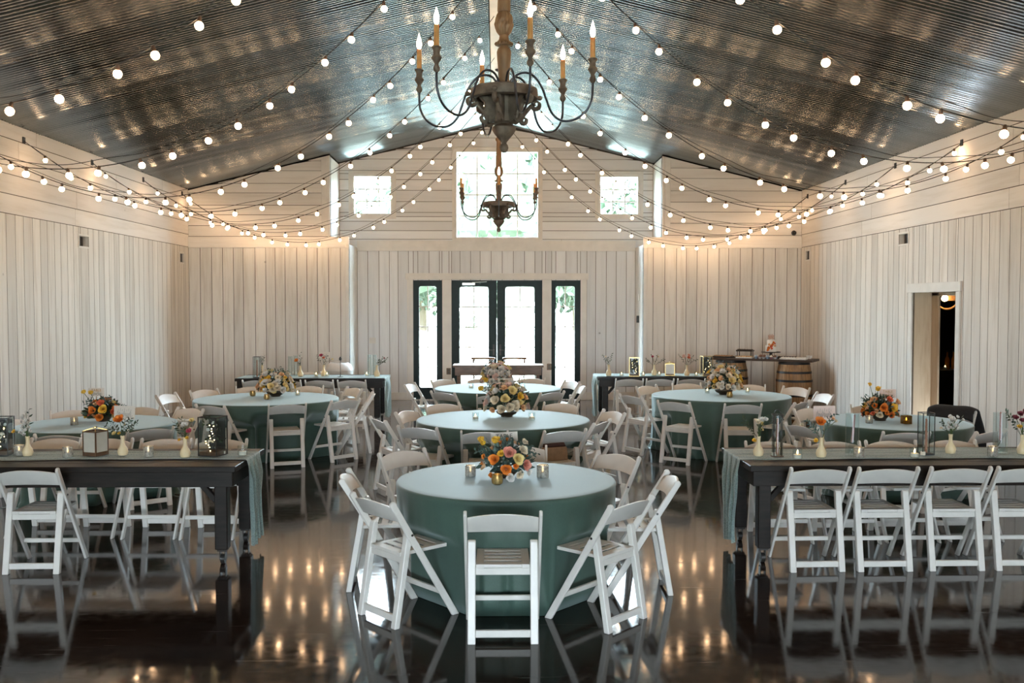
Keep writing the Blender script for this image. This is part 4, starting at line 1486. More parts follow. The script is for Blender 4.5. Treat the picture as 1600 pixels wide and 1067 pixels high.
def sprig(mb, rs, base, tip, nl, l):
    """a thin stem with paired leaves"""
    base, tip = Vector(base), Vector(tip)
    mid = (base + tip)/2 + Vector((rs.uniform(-1,1), rs.uniform(-1,1), rs.uniform(0,1)))*(tip-base).length*0.12
    def B(u): return base*(1-u)**2 + mid*2*u*(1-u) + tip*u*u
    mb.tube([B(k/6) for k in range(7)], 0.0016, 4)
    for k in range(nl):
        u = 0.35 + 0.65*k/max(1, nl-1)
        c = B(u); t = (B(min(1,u+0.05)) - B(max(0,u-0.05))).normalized()
        s = 1 if k % 2 else -1
        d = (t + t.orthogonal()*s*1.1 + Vector((rs.uniform(-.5,.5), rs.uniform(-.5,.5), rs.uniform(-.3,.3)))).normalized()
        vs, fs = leaf_pts(look(d, rs.uniform(0,6)), c, l*rs.uniform(0.7,1.2), l*0.4)
        mb.add(vs, fs)

BOWL = mat('dark_compote_bowl', (0.06,0.045,0.03), 0.4)
def centrepiece(px, py, Wd, H, pal, seed, label, explicit=(), tulips=(), n=60, zt=TOPZ + 0.005, s=0.05, leaf=None, dome=0.60):
    rs = random.Random(seed)
    p = atz(px, py, zt)
    p.y += Wd*0.46
    t = thing('flower_arrangement', label, 'flowers', p, 0, 'flower centrepieces on the round tables')
    mb = MB(); mb.lathe([(0.06, 0.0), (0.065, 0.006), (0.06, 0.012), (Wd*0.20, 0.035), (Wd*0.23, 0.06), (Wd*0.19, 0.055)], 20)
    mb.build('bowl', [BOWL], t, smooth='auto')
    foliage(rs, Wd*0.93, H, 260, 0.062).build('foliage', [leaf or LEAF_D], t, smooth=True)
    mb = MB()
    for k in range(15):
        a = rs.uniform(0, 2*PI)
        e = rs.uniform(0.25, 1.3)
        d = Vector((math.cos(a)*math.cos(e), math.sin(a)*math.cos(e), math.sin(e)))
        tip = Vector((d.x*Wd*0.60, d.y*Wd*0.55, max(0.03, H*0.35 + d.z*H*0.64)))
        sprig(mb, rs, (0, 0, H*0.3), tip, 9, 0.035)
    mb.build('sprigs', [LEAF_B], t, smooth=True)
    for dx, dz, col, r in explicit:
        # blooms seen at the front: dx, dz in metres from the base
        e = 1 - min(0.95, (dx/(Wd*0.55))**2) - min(0.9, max(0, (dz - H*0.27)/(H*0.75))**2)
        y = -Wd*0.46*math.sqrt(max(0.04, e))
        d = Vector((dx*1.2, y*1.5, (dz - H*0.30)*1.1))
        obj('rose', ROSE[col], t, (dx, y, dz), up_rot(d, rs.uniform(0, 6)), r)
    for k in range(n):
        u = (k + 0.5)/n
        a = k*2.39996 + 0.3*rs.random()
        e = math.asin(-0.25 + 1.22*u if u < 0.95 else 0.95)
        d = Vector((math.cos(e)*math.cos(a), math.cos(e)*math.sin(a), math.sin(e)))
        q = rs.uniform(0.82, 1.02)
        pos = Vector((d.x*Wd*0.44*q, d.y*Wd*0.44*q, H*0.27 + d.z*(H*dome if d.z > 0 else H*0.22)*q))
        r = s*rs.uniform(0.55, 1.1)
        pos.z = max(pos.z, r*0.9)
        if any(abs(pos.x - ex[0]) < 0.05 and abs(pos.z - ex[1]) < 0.05 and pos.y < 0 for ex in explicit): continue
        obj('rose', ROSE[rs.choice(pal)], t, pos, up_rot(d + Vector((0, 0, 0.25)), rs.uniform(0, 6)), r)
    mb = MB()
    for dx, dz, r, lean in tulips:
        b = Vector((dx*0.4, -0.02, H*0.4)); e = Vector((dx, -0.06, dz - r*0.3))
        mb.tube([b, (b+e)/2 + Vector((lean*0.01, 0, 0.02)), e], 0.003, 5)
        obj('tulip', TULIP, t, (dx, -0.06, dz), up_rot((lean, -0.35, 0.8), 0.3), r)
    if tulips: mb.build('tulip_stems', [STEM], t, smooth=True)
    return t
S1 = 1/226.0
def e1(px, py, c, r, bx=790, by=753): return ((px - bx)*S1, (by - py)*S1 + 0.01, c, r)
centrepiece(790, 753, 0.41, 0.30, ['cream','cream','white','butter','peach','orange'], 5, 'centrepiece of orange and pink roses with yellow tulips on the nearest round table',
    [e1(773,721,'orange',0.047), e1(791,735,'orange',0.047), e1(796,711,'pink',0.052), e1(822,730,'pink',0.045), e1(809,720,'butter',0.050), e1(817,708,'cream',0.042),
     e1(797,748,'white',0.038), e1(812,744,'cream',0.036), e1(806,731,'orange',0.026), e1(783,712,'yellow',0.03), e1(820,698,'cream',0.034), e1(756,718,'orange',0.022), e1(768,745,'orange',0.024), e1(826,741,'white',0.030)],
    [(-0.165, 0.275, 0.042, -0.8), (-0.075, 0.265, 0.052, 0.25), (-0.15, 0.25, 0.035, -1.2)], n=46, s=0.040, leaf=LEAF_B)
centrepiece(792, 655, 0.52, 0.44, ['cream','cream','butter','blush','white','peach'], 6, 'tall cream and butter yellow centrepiece with dark foliage on the middle round table', [(-0.02,0.22,'butter',0.06),(0.06,0.30,'butter',0.06),(-0.12,0.2,'cream',0.06),(0.03,0.13,'cream',0.06),(0.14,0.24,'yellow',0.05),(-0.15,0.10,'peach',0.04),(0.17,0.12,'peach',0.04)],
    [(-0.22, 0.40, 0.05, -0.5), (-0.27, 0.31, 0.055, -0.9)], n=76, s=0.058)
centrepiece(776, 607, 0.52, 0.42, ['white','white','cream','blush','blush','butter'], 7, 'white and blush flower centrepiece on the farthest round table by the glass doors', n=76, s=0.064, leaf=LEAF_B)
centrepiece(424, 622, 0.54, 0.40, ['butter','yellow','cream','white','peach','cream'], 8, 'low yellow and cream flower centrepiece on the left rear round table', n=80, s=0.058)
centrepiece(1138, 619, 0.54, 0.46, ['cream','cream','peach','white','butter','yellow'], 9, 'rounded cream and peach flower centrepiece on the right rear round table', n=80, s=0.060)
centrepiece(151, 661, 0.38, 0.27, ['orange','orange','coral','yellow','butter','peach'], 10, 'orange and yellow rose centrepiece on the round table at the left wall', [(0.03,0.20,'coral',0.045),(-0.04,0.13,'orange',0.05),(0.06,0.14,'yellow',0.055),(0.03,0.06,'orange',0.05)],
    [(-0.10, 0.30, 0.045, -0.3), (-0.17, 0.31, 0.045, -0.8)], n=50, s=0.044)
centrepiece(1386, 660, 0.40, 0.29, ['orange','orange','coral','yellow','peach','cream'], 11, 'orange and coral rose centrepiece on the round table beside the doorway', [(-0.03,0.15,'orange',0.055),(0.07,0.15,'yellow',0.055),(0.04,0.23,'coral',0.045),(0.14,0.20,'peach',0.045)],
    [(-0.05, 0.33, 0.055, -0.1), (-0.13, 0.38, 0.04, -0.5)], n=54, s=0.046)

# ------------------------------------------------------------------ candles and glass
def closed_cup(r, h, t=0.003, base=0.008):
    return [(r*0.96, 0.0), (r, 0.004), (r, h), (r - t, h), (r - t, base), (0.0001, base)]
mb = MB(); mb.lathe(closed_cup(0.036, 0.078), 20); VOT_GLASS = mb.mesh('glass_cup', [CLEAR], smooth='auto')
MERC = mat('mercury_glass', (0.50,0.50,0.46), 0.25, 0.5, 60, metal=0.35, alpha=0.72)
mb = MB(); mb.lathe(closed_cup(0.037, 0.078), 20); VOT_MERC = mb.mesh('glass_cup', [MERC], smooth='auto')
BRASSG = mat('gold_mercury_glass', (0.40,0.27,0.09), 0.3, 0.5, 60, metal=0.5, alpha=0.8)
mb = MB(); mb.lathe([(0.022, 0.0), (0.036, 0.01), (0.040, 0.035), (0.034, 0.062), (0.036, 0.072), (0.033, 0.072), (0.030, 0.06), (0.034, 0.035), (0.0001, 0.012)], 20); VOT_BRASS = mb.mesh('glass_cup', [BRASSG], smooth='auto')
mb = MB(); mb.lathe([(0.030, 0.0085), (0.030, 0.034), (0.027, 0.037), (0.004, 0.034), (0.001, 0.034)], 16); VOT_WAX = mb.mesh('candle', [WAX], smooth='auto')
mb = MB(); mb.lathe([(0.001, 0.036), (0.005, 0.042), (0.006, 0.049), (0.0035, 0.058), (0.0008, 0.066)], 10); VOT_FLAME = mb.mesh('flame', [CANDLELIGHT], smooth=True)
def votive(px, py, z, kind, label, group, scale=1.0, lit=True):
    p = atz(px, py, z)
    t = thing('votive_candle', label, 'candle', p, 0, group)
    me = {'clear': VOT_GLASS, 'mercury': VOT_MERC, 'brass': VOT_BRASS}[kind]
    obj('glass_cup', me, t, scale=scale); obj('candle', VOT_WAX, t, scale=scale*0.94)
    if lit: obj('flame', VOT_FLAME, t, scale=scale)
    return t
ZC = TOPZ + 0.0045
ZR = 0.773   # on the gauze runner
GV = 'votive candles on the round tables'
for px, py, kind, lab in (
    (777, 757, 'brass', 'small brass votive in front of the orange roses, nearest table'),
    (735, 744, 'mercury', 'glass votive left of the orange roses on the nearest table'),
    (848, 746, 'mercury', 'larger glass votive right of the orange roses on the nearest table'),
    (743, 656, 'clear', 'clear votive left of the cream centrepiece on the middle table'),
    (831, 656, 'clear', 'clear votive right of the cream centrepiece on the middle table'),
    (736, 607, 'clear', 'clear votive left of the white flowers on the farthest table'),
    (817, 607, 'clear', 'clear votive right of the white flowers on the farthest table'),
    (417, 624.5, 'brass', 'lit votive in front of the yellow flowers, left rear table'),
    (465, 618, 'clear', 'lit clear votive right of the yellow flowers, left rear table'),
    (395, 619, 'brass', 'lit votive left of the yellow flowers, left rear table'),
    (1140, 621, 'brass', 'lit votive in front of the cream flowers, right rear table'),
    (1105, 614, 'clear', 'lit clear votive left of the cream flowers, right rear table'),
    (1168, 614, 'clear', 'lit clear votive right of the cream flowers, right rear table'),
    (116, 664, 'mercury', 'smoky lit votive left of the orange flowers by the left wall'),
    (1358, 661, 'mercury', 'lit votive left of the orange flowers beside the doorway')):
    votive(px, py, ZC, kind, lab, GV, 1.15 if px == 848 else 1.0)
# square amber votive beside the doorway flowers
p = atz(1416, 662, ZC)
t = thing('votive_candle', 'square amber votive right of the orange flowers beside the doorway', 'candle', p, 0.2, GV)
AMBERG = glass_mat('amber_glass', (0.62,0.48,0.20), 0.05)
mb = MB(); h, w = 0.085, 0.04
mb.box(-w, w, -w, w, 0.0, 0.006)
for s in (-1, 1):
    mb.box(min(s*w, s*(w-0.004)), max(s*w, s*(w-0.004)), -w, w, 0.0061, h); mb.box(-w + 0.0041, w - 0.0041, min(s*w, s*(w-0.004)), max(s*w, s*(w-0.004)), 0.0061, h)
mb.build('glass_cup', [AMBERG], t); obj('candle', VOT_WAX, t); obj('flame', VOT_FLAME, t)
GL = 'votive candles on the farm tables'
for px, py, kind, lab, lit in (
    (30, 711, 'mercury', 'lit mercury votive left of the white stock vase, left farm table', True),
    (106, 714, 'mercury', 'lit mercury votive left of the white lantern, left farm table', True),
    (232, 713, 'mercury', 'lit mercury votive between orange and red bud vases, left farm table', True),
    (379, 712, 'clear', 'clear unlit votive at the right end of the left farm table', False),
    (1246, 717, 'clear', 'lit clear votive beside the copper candle lantern, right farm table', True),
    (1342, 715, 'mercury', 'lit votive beside the mauve taper cylinder, right farm table', True),
    (1429, 715, 'clear', 'lit votive left of the black lantern, right farm table', True),
    (1551, 713, 'mercury', 'lit votive near the frame edge, right farm table', True)):
    votive(px, py, ZR, kind, lab, GL, 1.05, lit)
for px, py, lab in ((451, 589, 'amber lit votive at the middle of the left rear farm table'), (511, 588, 'lit votive beside the red bud vase, left rear farm table'),
                    (573, 587.5, 'lit votive left of the tall cylinders, left rear farm table'), (494, 588, 'small white votive mid left rear farm table')):
    votive(px, py, ZR, 'clear', lab, GL)
for px, py, lab in ((971, 588, 'white votive left of the gold lantern, right rear farm table'), (1005, 588, 'lit votive right of the gold lantern, right rear farm table'),
                    (1030, 587, 'white votive right of the wispy bud vase, right rear farm table'), (1088, 588, 'lit votive beside the pink bud vase, right rear farm table')):
    votive(px, py, ZR, 'clear', lab, GL)

# ------------------------------------------------------------------ cream bud vases
mb = MB(); mb.lathe([(0.030,0.0),(0.036,0.006),(0.041,0.030),(0.036,0.055),(0.020,0.080),(0.0145,0.100),(0.0140,0.125),(0.0175,0.155),(0.0150,0.155),(0.0115,0.125),(0.0115,0.11),(0.0001,0.10)], 20)
VASE_ME = mb.mesh('vase_body', [CREAM], smooth='auto')
def bud_vase(px, py, z, spec, label, seed, sprigs=(), scale=1.0, leafm=None):
    """spec: blooms (dx, dz, colour, radius) in metres from the vase foot; sprigs: (dx, dz, leaves)"""
    rs = random.Random(seed)
    p = atz(px, py, z)
    t = thing('bud_vase', label, 'vase', p, 0, 'cream bud vases on the farm tables')
    obj('vase_body', VASE_ME, t, scale=scale)
    mb = MB()
    top = 0.15*scale
    for dx, dz, col, r in spec:
        y = rs.uniform(-0.03, 0.02)
        e = Vector((dx, y, dz))
        mb.tube([(0, 0, top - 0.02), (dx*0.3, y*0.3, top + (dz - top)*0.5), e], 0.0022, 5)
        obj('rose', ROSE[col], t, e, up_rot((dx*4, -0.6, 0.6), rs.uniform(0, 6)), r)
    mb.build('stems', [STEM], t, smooth=True)
    if sprigs:
        mb = MB()
        for dx, dz, nl in sprigs:
            sprig(mb, rs, (0, 0, top - 0.02), (dx, rs.uniform(-0.05, 0.05), dz), nl, 0.035)
        mb.build('foliage', [leafm or LEAF_D], t, smooth=True)
    return t
def stock(x, z, rs, n=16, h=0.13, c='white', r=0.022):
    return [(x + rs.uniform(-0.045, 0.045)*(1 - 0.4*k/n), z + h*k/n, c, r*rs.uniform(0.7, 1.1)) for k in range(n)]
rv = random.Random(9)
bud_vase(43.5, 712, ZR, stock(-0.01, 0.17, rv, 18, 0.15) + [(-0.11, 0.19, 'yellow', 0.022), (-0.01, 0.345, 'white', 0.015)], 'cream bud vase of white stock near the left frame edge, left farm table', 1, [(-0.01, 0.36, 6)])
bud_vase(192, 711, ZR, [(-0.03, 0.28, 'orange', 0.050), (-0.055, 0.175, 'butter', 0.022), (-0.03, 0.17, 'yellow', 0.018)], 'cream bud vase with one orange ranunculus and dark sprigs, left farm table', 2,
         [(-0.14, 0.24, 14), (0.11, 0.26, 14), (0.08, 0.29, 10), (-0.10, 0.27, 10), (0.04, 0.30, 8)])
bud_vase(289.5, 714, ZR, [(0.06, 0.29, 'butter', 0.024), (0.035, 0.205, 'magenta', 0.026), (-0.01, 0.25, 'white', 0.030), (0.02, 0.26, 'white', 0.024), (0.02, 0.15, 'yellow', 0.018), (-0.05, 0.13, 'yellow', 0.016)], 'cream bud vase with a red bud and yellow blooms, left farm table', 3,
         [(-0.09, 0.27, 10), (-0.04, 0.30, 8), (-0.03, 0.22, 8)])
bud_vase(1185, 712, ZR, [(-0.01, 0.27, 'cream', 0.03), (0.02, 0.285, 'white', 0.028), (0.045, 0.29, 'white', 0.026), (0.03, 0.25, 'butter', 0.022), (0.025, 0.205, 'butter', 0.02), (-0.035, 0.12, 'yellow', 0.022)], 'cream bud vase of white blooms at the left end of the right farm table', 4,
         [(-0.13, 0.30, 14), (-0.11, 0.26, 12), (0.06, 0.31, 6), (0.01, 0.23, 9)])
bud_vase(1283, 714, ZR, [(-0.01, 0.275, 'orange', 0.050), (-0.15, 0.25, 'cream', 0.022), (0.09, 0.30, 'peach', 0.02), (0.10, 0.285, 'cream', 0.02), (-0.035, 0.125, 'yellow', 0.024)], 'cream bud vase with one orange ranunculus and trailing sprigs, right farm table', 5,
         [(0.12, 0.33, 12), (0.06, 0.31, 8), (-0.13, 0.29, 10), (-0.08, 0.27, 8)], leafm=LEAF_B)
bud_vase(1485, 708, ZR, stock(0.015, 0.20, rv, 18, 0.10) + [(0.09, 0.27, 'white', 0.018), (-0.07, 0.20, 'cream', 0.015)], 'cream bud vase of white stock right of the black lantern, right farm table', 6, [(-0.07, 0.25, 9), (0.06, 0.29, 6)])
bud_vase(1597, 709, ZR, [(-0.03, 0.32, 'wine', 0.03), (0.02, 0.33, 'wine', 0.034), (-0.06, 0.29, 'wine', 0.028), (-0.02, 0.27, 'wine', 0.026), (-0.04, 0.22, 'yellow', 0.024)], 'cream bud vase of dark wine blooms at the right frame edge, right farm table', 7, [(-0.16, 0.34, 14), (-0.12, 0.31, 10), (0.03, 0.25, 8)])
bud_vase(410, 588, ZR, stock(0.0, 0.24, rv, 12, 0.10, 'white', 0.03), 'bud vase of white blooms at the left end, left rear farm table', 8, [(0.04, 0.34, 6)], 1.2)
bud_vase(469.5, 588, ZR, [(-0.06, 0.26, 'orange', 0.045), (0.0, 0.36, 'white', 0.04), (0.02, 0.30, 'white', 0.03)], 'bud vase of orange and white blooms beside cylinders, left rear farm table', 9, [(0.0, 0.39, 8), (-0.02, 0.24, 7)], 1.15)
bud_vase(506, 587.5, ZR, [(-0.04, 0.34, 'magenta', 0.04), (0.0, 0.30, 'coral', 0.03), (0.14, 0.28, 'butter', 0.02)], 'bud vase with red bloom left of the white bin, left rear farm table', 10, [(-0.12, 0.34, 8), (0.05, 0.33, 6)], 1.2)
bud_vase(589, 588, ZR, [(0.12, 0.30, 'wine', 0.02)], 'bud vase of dark wispy foliage at the right end, left rear farm table', 11, [(0.10, 0.32, 12), (0.17, 0.30, 12), (0.03, 0.28, 10), (0.14, 0.25, 10)], 1.2)
bud_vase(951, 587, ZR, [(-0.05, 0.32, 'cream', 0.02)], 'bud vase of thin wispy sprigs at the left end, right rear farm table', 12, [(-0.10, 0.35, 8), (0.05, 0.36, 8), (-0.03, 0.28, 8), (0.0, 0.31, 6)], 1.2, LEAF_B)
bud_vase(1022, 586, ZR, [(-0.03, 0.31, 'magenta', 0.028), (0.06, 0.31, 'cream', 0.03)], 'bud vase with magenta bud and wide sprigs, right rear farm table', 13, [(-0.14, 0.27, 9), (0.17, 0.27, 9), (-0.06, 0.33, 6), (0.05, 0.35, 6)], 1.15)
bud_vase(1073, 587, ZR, [(-0.05, 0.32, 'blush', 0.045), (0.03, 0.30, 'coral', 0.035), (0.03, 0.34, 'pink', 0.03)], 'bud vase of blush and coral blooms, right rear farm table', 14, [(-0.14, 0.36, 8), (0.16, 0.28, 9), (0.10, 0.33, 7)], 1.15)

# ------------------------------------------------------------------ lanterns and cylinder candles
def box_frame(mb, w, d, h, t):
    for sx in (-1, 1):
        for sy in (-1, 1):
            x, y = sx*(w/2 - t/2), sy*(d/2 - t/2)
            mb.box(x - t/2, x + t/2, y - t/2, y + t/2, 0.0, h)
    for z in (t/2, h - t/2):
        for s in (-1, 1):
            mb.box(-w/2 + t, w/2 - t, s*(d/2 - t/2) - t/2, s*(d/2 - t/2) + t/2, z - t/2, z + t/2)
            mb.box(s*(w/2 - t/2) - t/2, s*(w/2 - t/2) + t/2, -d/2 + t, d/2 - t, z - t/2, z + t/2)
def glass_box(mb, w, d, h, t, z0=0.0):
    for s in (-1, 1):
        mb.box(-w/2 + t, w/2 - t, s*(d/2 - t/2) - 0.001, s*(d/2 - t/2) + 0.001, z0 + t, h - t)
        mb.box(s*(w/2 - t/2) - 0.001, s*(w/2 - t/2) + 0.001, -d/2 + t, d/2 - t, z0 + t, h - t)
EUC = mat('silvery_eucalyptus', (0.55,0.56,0.52), 0.6, 0.2, 20, island=0.25)
LINER = mat('dark_lantern_liner', (0.02,0.022,0.022), 0.6)
BASEW = mat('brown_lantern_base', (0.10,0.05,0.025), 0.5)
def fairy_lantern(px, py, z, w, h, rz, label, seed, frame=None, nl=13):
    rs = random.Random(seed)
    p = atz(px, py, z); p.y += w*0.4
    t = thing('lantern', label, 'lantern', p, rz, 'glass lanterns on the farm tables')
    fm = frame or BLACKMETAL
    mb = MB(); box_frame(mb, w, w, h, 0.007); mb.build('frame', [fm], t)
    mb = MB(); glass_box(mb, w, w, h, 0.007); mb.build('glass_panes', [CLEAR], t)
    mb = MB(); mb.box(-w/2 + 0.0075, w/2 - 0.0075, -w/2 + 0.0075, w/2 - 0.0075, 0.004, 0.035); mb.build('base', [BASEW], t)
    mb = MB(); mb.box(-w/2 + 0.012, w/2 - 0.012, w/2 - 0.020, w/2 - 0.014, 0.036, h - 0.02); mb.build('mirror_back', [LINER], t)
    mb = MB()
    for k in range(46):
        c = Vector((rs.uniform(-0.38,0.38)*w, rs.uniform(-0.25,0.3)*w, rs.uniform(0.05, h*0.92)))
        vs, fs = leaf_pts(look((rs.uniform(-1,1), rs.uniform(-1,1), rs.uniform(-.6,1)), rs.uniform(0,6)), c, 0.032, 0.022)
        vs = [Vector((max(-w*0.42, min(w*0.42, v.x)), max(-w*0.42, min(w*0.36, v.y)), v.z)) for v in vs]
        mb.add(vs, fs)
    mb.build('dark_leaves', [LEAF_D], t, smooth=True)
    mb = MB()
    for k in range(9):
        c = Vector((rs.uniform(0.0,0.36)*w, rs.uniform(-0.38,-0.28)*w, rs.uniform(0.3*h, h*0.95)))
        vs, fs = leaf_pts(look((rs.uniform(-1,1), rs.uniform(-.3,.3), rs.uniform(-.6,1)), rs.uniform(0,6)), c, 0.034, 0.026)
        vs = [Vector((max(-w*0.42, min(w*0.42, v.x)), max(-w*0.42, min(w*0.36, v.y)), v.z)) for v in vs]
        mb.add(vs, fs)
    mb.build('silver_leaves', [EUC], t, smooth=True)
    for k in range(nl):
        m2 = MB(); m2.ball((rs.uniform(-0.32,0.32)*w, rs.uniform(-0.36,-0.28)*w, 0.05 + (h*0.85 - 0.05)*k/nl + rs.uniform(-0.008,0.008)), 0.0045, 8, 6)
        m2.build('fairy_light', [FAIRY], t, smooth=True)
    return t
fairy_lantern(329, 713, ZR, 0.165, 0.31, R(-16), 'tall glass lantern full of fairy lights and leaves, right end of left farm table', 1)
fairy_lantern(-5, 712, ZR, 0.16, 0.30, R(8), 'glass fairy light lantern cut by the left frame edge, left farm table', 2)
fairy_lantern(992, 588, ZR, 0.17, 0.31, R(-8), 'gold framed lantern with blue green leaves, left half of right rear farm table', 3, GOLDMETAL, 9)
fairy_lantern(1105, 587.5, ZR, 0.17, 0.33, R(6), 'gold framed fairy light lantern beside the cream flowers, right rear farm table', 4, GOLDMETAL, 9)
# mirrored white lantern
def mirror_lantern(px, py, z, w, h, rz, label):
    p = atz(px, py, z); p.y += w*0.5
    t = thing('lantern', label, 'lantern', p, rz, 'glass lanterns on the farm tables')
    mb = MB(); box_frame(mb, w, w, h, 0.009); mb.build('frame', [GOLDMETAL if w > 0.155 and z > 0.77 and px > 900 else BASEW], t)
    mb = MB(); mb.box(-w/2 + 0.0095, w/2 - 0.0095, -w/2 + 0.0095, w/2 - 0.0095, 0.003, 0.03); mb.build('base', [BASEW], t)
    FROST = mat('frosted_lantern_glass', (0.72,0.70,0.62), 0.25, 0.08, 8, trans=0.25)
    for k in range(4):
        mb = MB(); mb.box(-w/2 + 0.0095, w/2 - 0.0095, -w/2 + 0.003, -w/2 + 0.006, 0.0305, h - 0.0095)
        o = mb.build('glass_panel', [FROST], t); o.rotation_euler = (0, 0, PI/2*k)
    mb = MB()
    for sx, sy in ((-1,-1),(1,-1),(1,1),(-1,1)):
        mb.beam((sx*w*0.47, sy*w*0.47, h + 0.001), (sx*0.012, sy*0.012, h + 0.022), 0.006, 0.006)
    mb.lathe([(0.014, h + 0.0225), (0.014, h + 0.03), (0.004, h + 0.034)], 10)
    mb.build('lid', [GOLDMETAL], t)
    return t
mirror_lantern(144, 713, ZR, 0.135, 0.195, R(-22), 'white panelled lantern with dark frame at the middle of the left farm table')
mirror_lantern(1048, 587, ZR, 0.16, 0.20, R(-10), 'white panelled lantern with gold frame at the middle of the right rear farm table')

COPPER = mat('copper_twist_wax', (0.36,0.14,0.075), 0.3, 0.15, 20)
MAUVE = mat('mauve_taper_wax', (0.40,0.19,0.17), 0.4, 0.1, 20)
WHITEWAX = mat('white_taper_wax', (0.75,0.74,0.72), 0.4, 0.05, 20)
def cyl_shell(r, h, t=0.002): return [(r, 0.0), (r, h), (r - t, h), (r - t, 0.004), (0.0001, 0.004)]
def taper(mb, z0, h, r, twist=0.0, lean=0.0):
    n = 30
    def P(i, j):
        v = j/(n-1); a = 2*PI*i/16
        rr = r*(1 - 0.25*v)*(1 + (0.13*math.cos(3*a + twist*v) if twist else 0))
        return (rr*math.cos(a) + lean*v*h, rr*math.sin(a), z0 + h*v)
    mb.grid(16, n, P, closed_u=True)
    b = len(mb.v); mb.add([(0, 0, z0), (lean*h, 0, z0 + h + 0.002)], [])
    for i in range(16):
        mb.f.append([b-16+i, b-16+(i+1) % 16, b+1]); mb.m.append(0)
def cylinder_candle(px, py, z, r, h, label, wax, candle_h, twist=0.0, holder=False, ring=False, square=False, lean=0.0):
    p = atz(px, py, z); p.y += r
    t = thing('candle_cylinder', label, 'candle holder', p, 0, 'tall candle holders on the farm tables')
    if square:
        w = r*2
        mb = MB(); box_frame(mb, w, w, h, 0.006); mb.build('frame', [BLACKMETAL], t)
        mb = MB(); glass_box(mb, w, w, h, 0.006); mb.build('glass_panes', [CLEAR], t)
        mb = MB(); mb.box(-w/2 + 0.0065, w/2 - 0.0065, -w/2 + 0.0065, w/2 - 0.0065, 0.001, 0.012); mb.build('base', [BLACKMETAL], t)
    else:
        mb = MB(); mb.lathe(cyl_shell(r, h), 28); mb.build('glass_cylinder', [CLEAR], t, smooth='auto')
        if ring:
            mb = MB()
            mb.tube([(r*math.cos(2*PI*k/28)*1.02, r*math.sin(2*PI*k/28)*1.02, h + 0.004) for k in range(29)], 0.004, 6, cap=False)
            mb.build('rim', [BLACKMETAL], t, smooth=True)
            mb = MB(); mb.tube([(0.028*math.cos(PI*k/10), 0, h + 0.006 + 0.036*math.sin(PI*k/10)) for k in range(11)], 0.003, 6)
            mb.build('handle', [BLACKMETAL], t, smooth=True)
            mb = MB(); mb.lathe([(r*1.15, -0.0), (r*1.15, 0.0035), (0.001, 0.0036)], 24); mb.build('base', [BASEW], t)
            for a in (0.6, 2.2, 3.8, 5.4):
                m2 = MB(); m2.tube([(r*0.92*math.cos(a), r*0.92*math.sin(a), 0.006), (r*0.92*math.cos(a), r*0.92*math.sin(a), h)], 0.0035, 6)
                m2.build('post', [mat('dark_steel', (0.05,0.05,0.055), 0.3, metal=0.8)], t, smooth=True)
    z0 = 0.0135
    if holder:
        mb = MB(); mb.lathe([(0.030, 0.005), (0.033, 0.012), (0.031, 0.06), (0.018, 0.085), (0.014, 0.10), (0.022, 0.11), (0.022, 0.114), (0.012, 0.114), (0.0115, 0.10), (0.0001, 0.095)], 20)
        mb.build('glass_bottle', [CLEAR], t, smooth='auto'); z0 = 0.098
    mb = MB(); taper(mb, z0, candle_h, 0.0105, twist, lean)
    mb.build('taper_candle', [wax], t, smooth=True)
    mb = MB(); mb.tube([(lean*candle_h, 0, z0 + candle_h), (lean*candle_h, 0, z0 + candle_h + 0.012)], 0.001, 4); mb.build('wick', [INK], t)
    return t
cylinder_candle(1217, 714, ZR, 0.045, 0.325, 'tall ringed glass lantern with copper twist candle, left end of right farm table', COPPER, 0.285, 55, ring=True)
cylinder_candle(1335, 712, ZR, 0.052, 0.33, 'clear glass cylinder with mauve taper in a bottle, right farm table', MAUVE, 0.22, 0, holder=True, lean=0.08)
cylinder_candle(1451, 711, ZR, 0.049, 0.335, 'square black framed lantern with copper twist candle, right farm table', COPPER, 0.27, 55, square=True)
cylinder_candle(1568, 709, ZR, 0.055, 0.325, 'clear glass cylinder with taper in a decanter, near right frame edge', MAUVE, 0.23, 0, holder=True)
cylinder_candle(400.5, 590, ZR, 0.055, 0.34, 'dark square candle lantern at the left end of the left rear farm table', COPPER, 0.27, 55, square=True)
cylinder_candle(453, 588, ZR, 0.040, 0.33, 'left clear cylinder of the pair mid left rear farm table', WHITEWAX, 0.28)
cylinder_candle(461, 587.5, ZR, 0.036, 0.34, 'right clear cylinder of the pair mid left rear farm table', WHITEWAX, 0.30)
cylinder_candle(577, 587, ZR, 0.036, 0.35, 'left tall clear cylinder at the right end, left rear farm table', WHITEWAX, 0.28)
cylinder_candle(585, 587, ZR, 0.036, 0.35, 'right tall clear cylinder at the right end, left rear farm table', WHITEWAX, 0.30)
# slim black candle stand
p = atz(532, 589, ZR)
t = thing('candle_stand', 'slim black candle stand in front of the white bin, left rear farm table', 'candle stand', p)
mb = MB(); mb.lathe([(0.045, 0), (0.045, 0.006), (0.006, 0.012), (0.005, 0.27), (0.020, 0.28), (0.024, 0.30), (0.016, 0.32), (0.004, 0.335)], 14); mb.build('stem', [BLACKMETAL], t, smooth='auto')
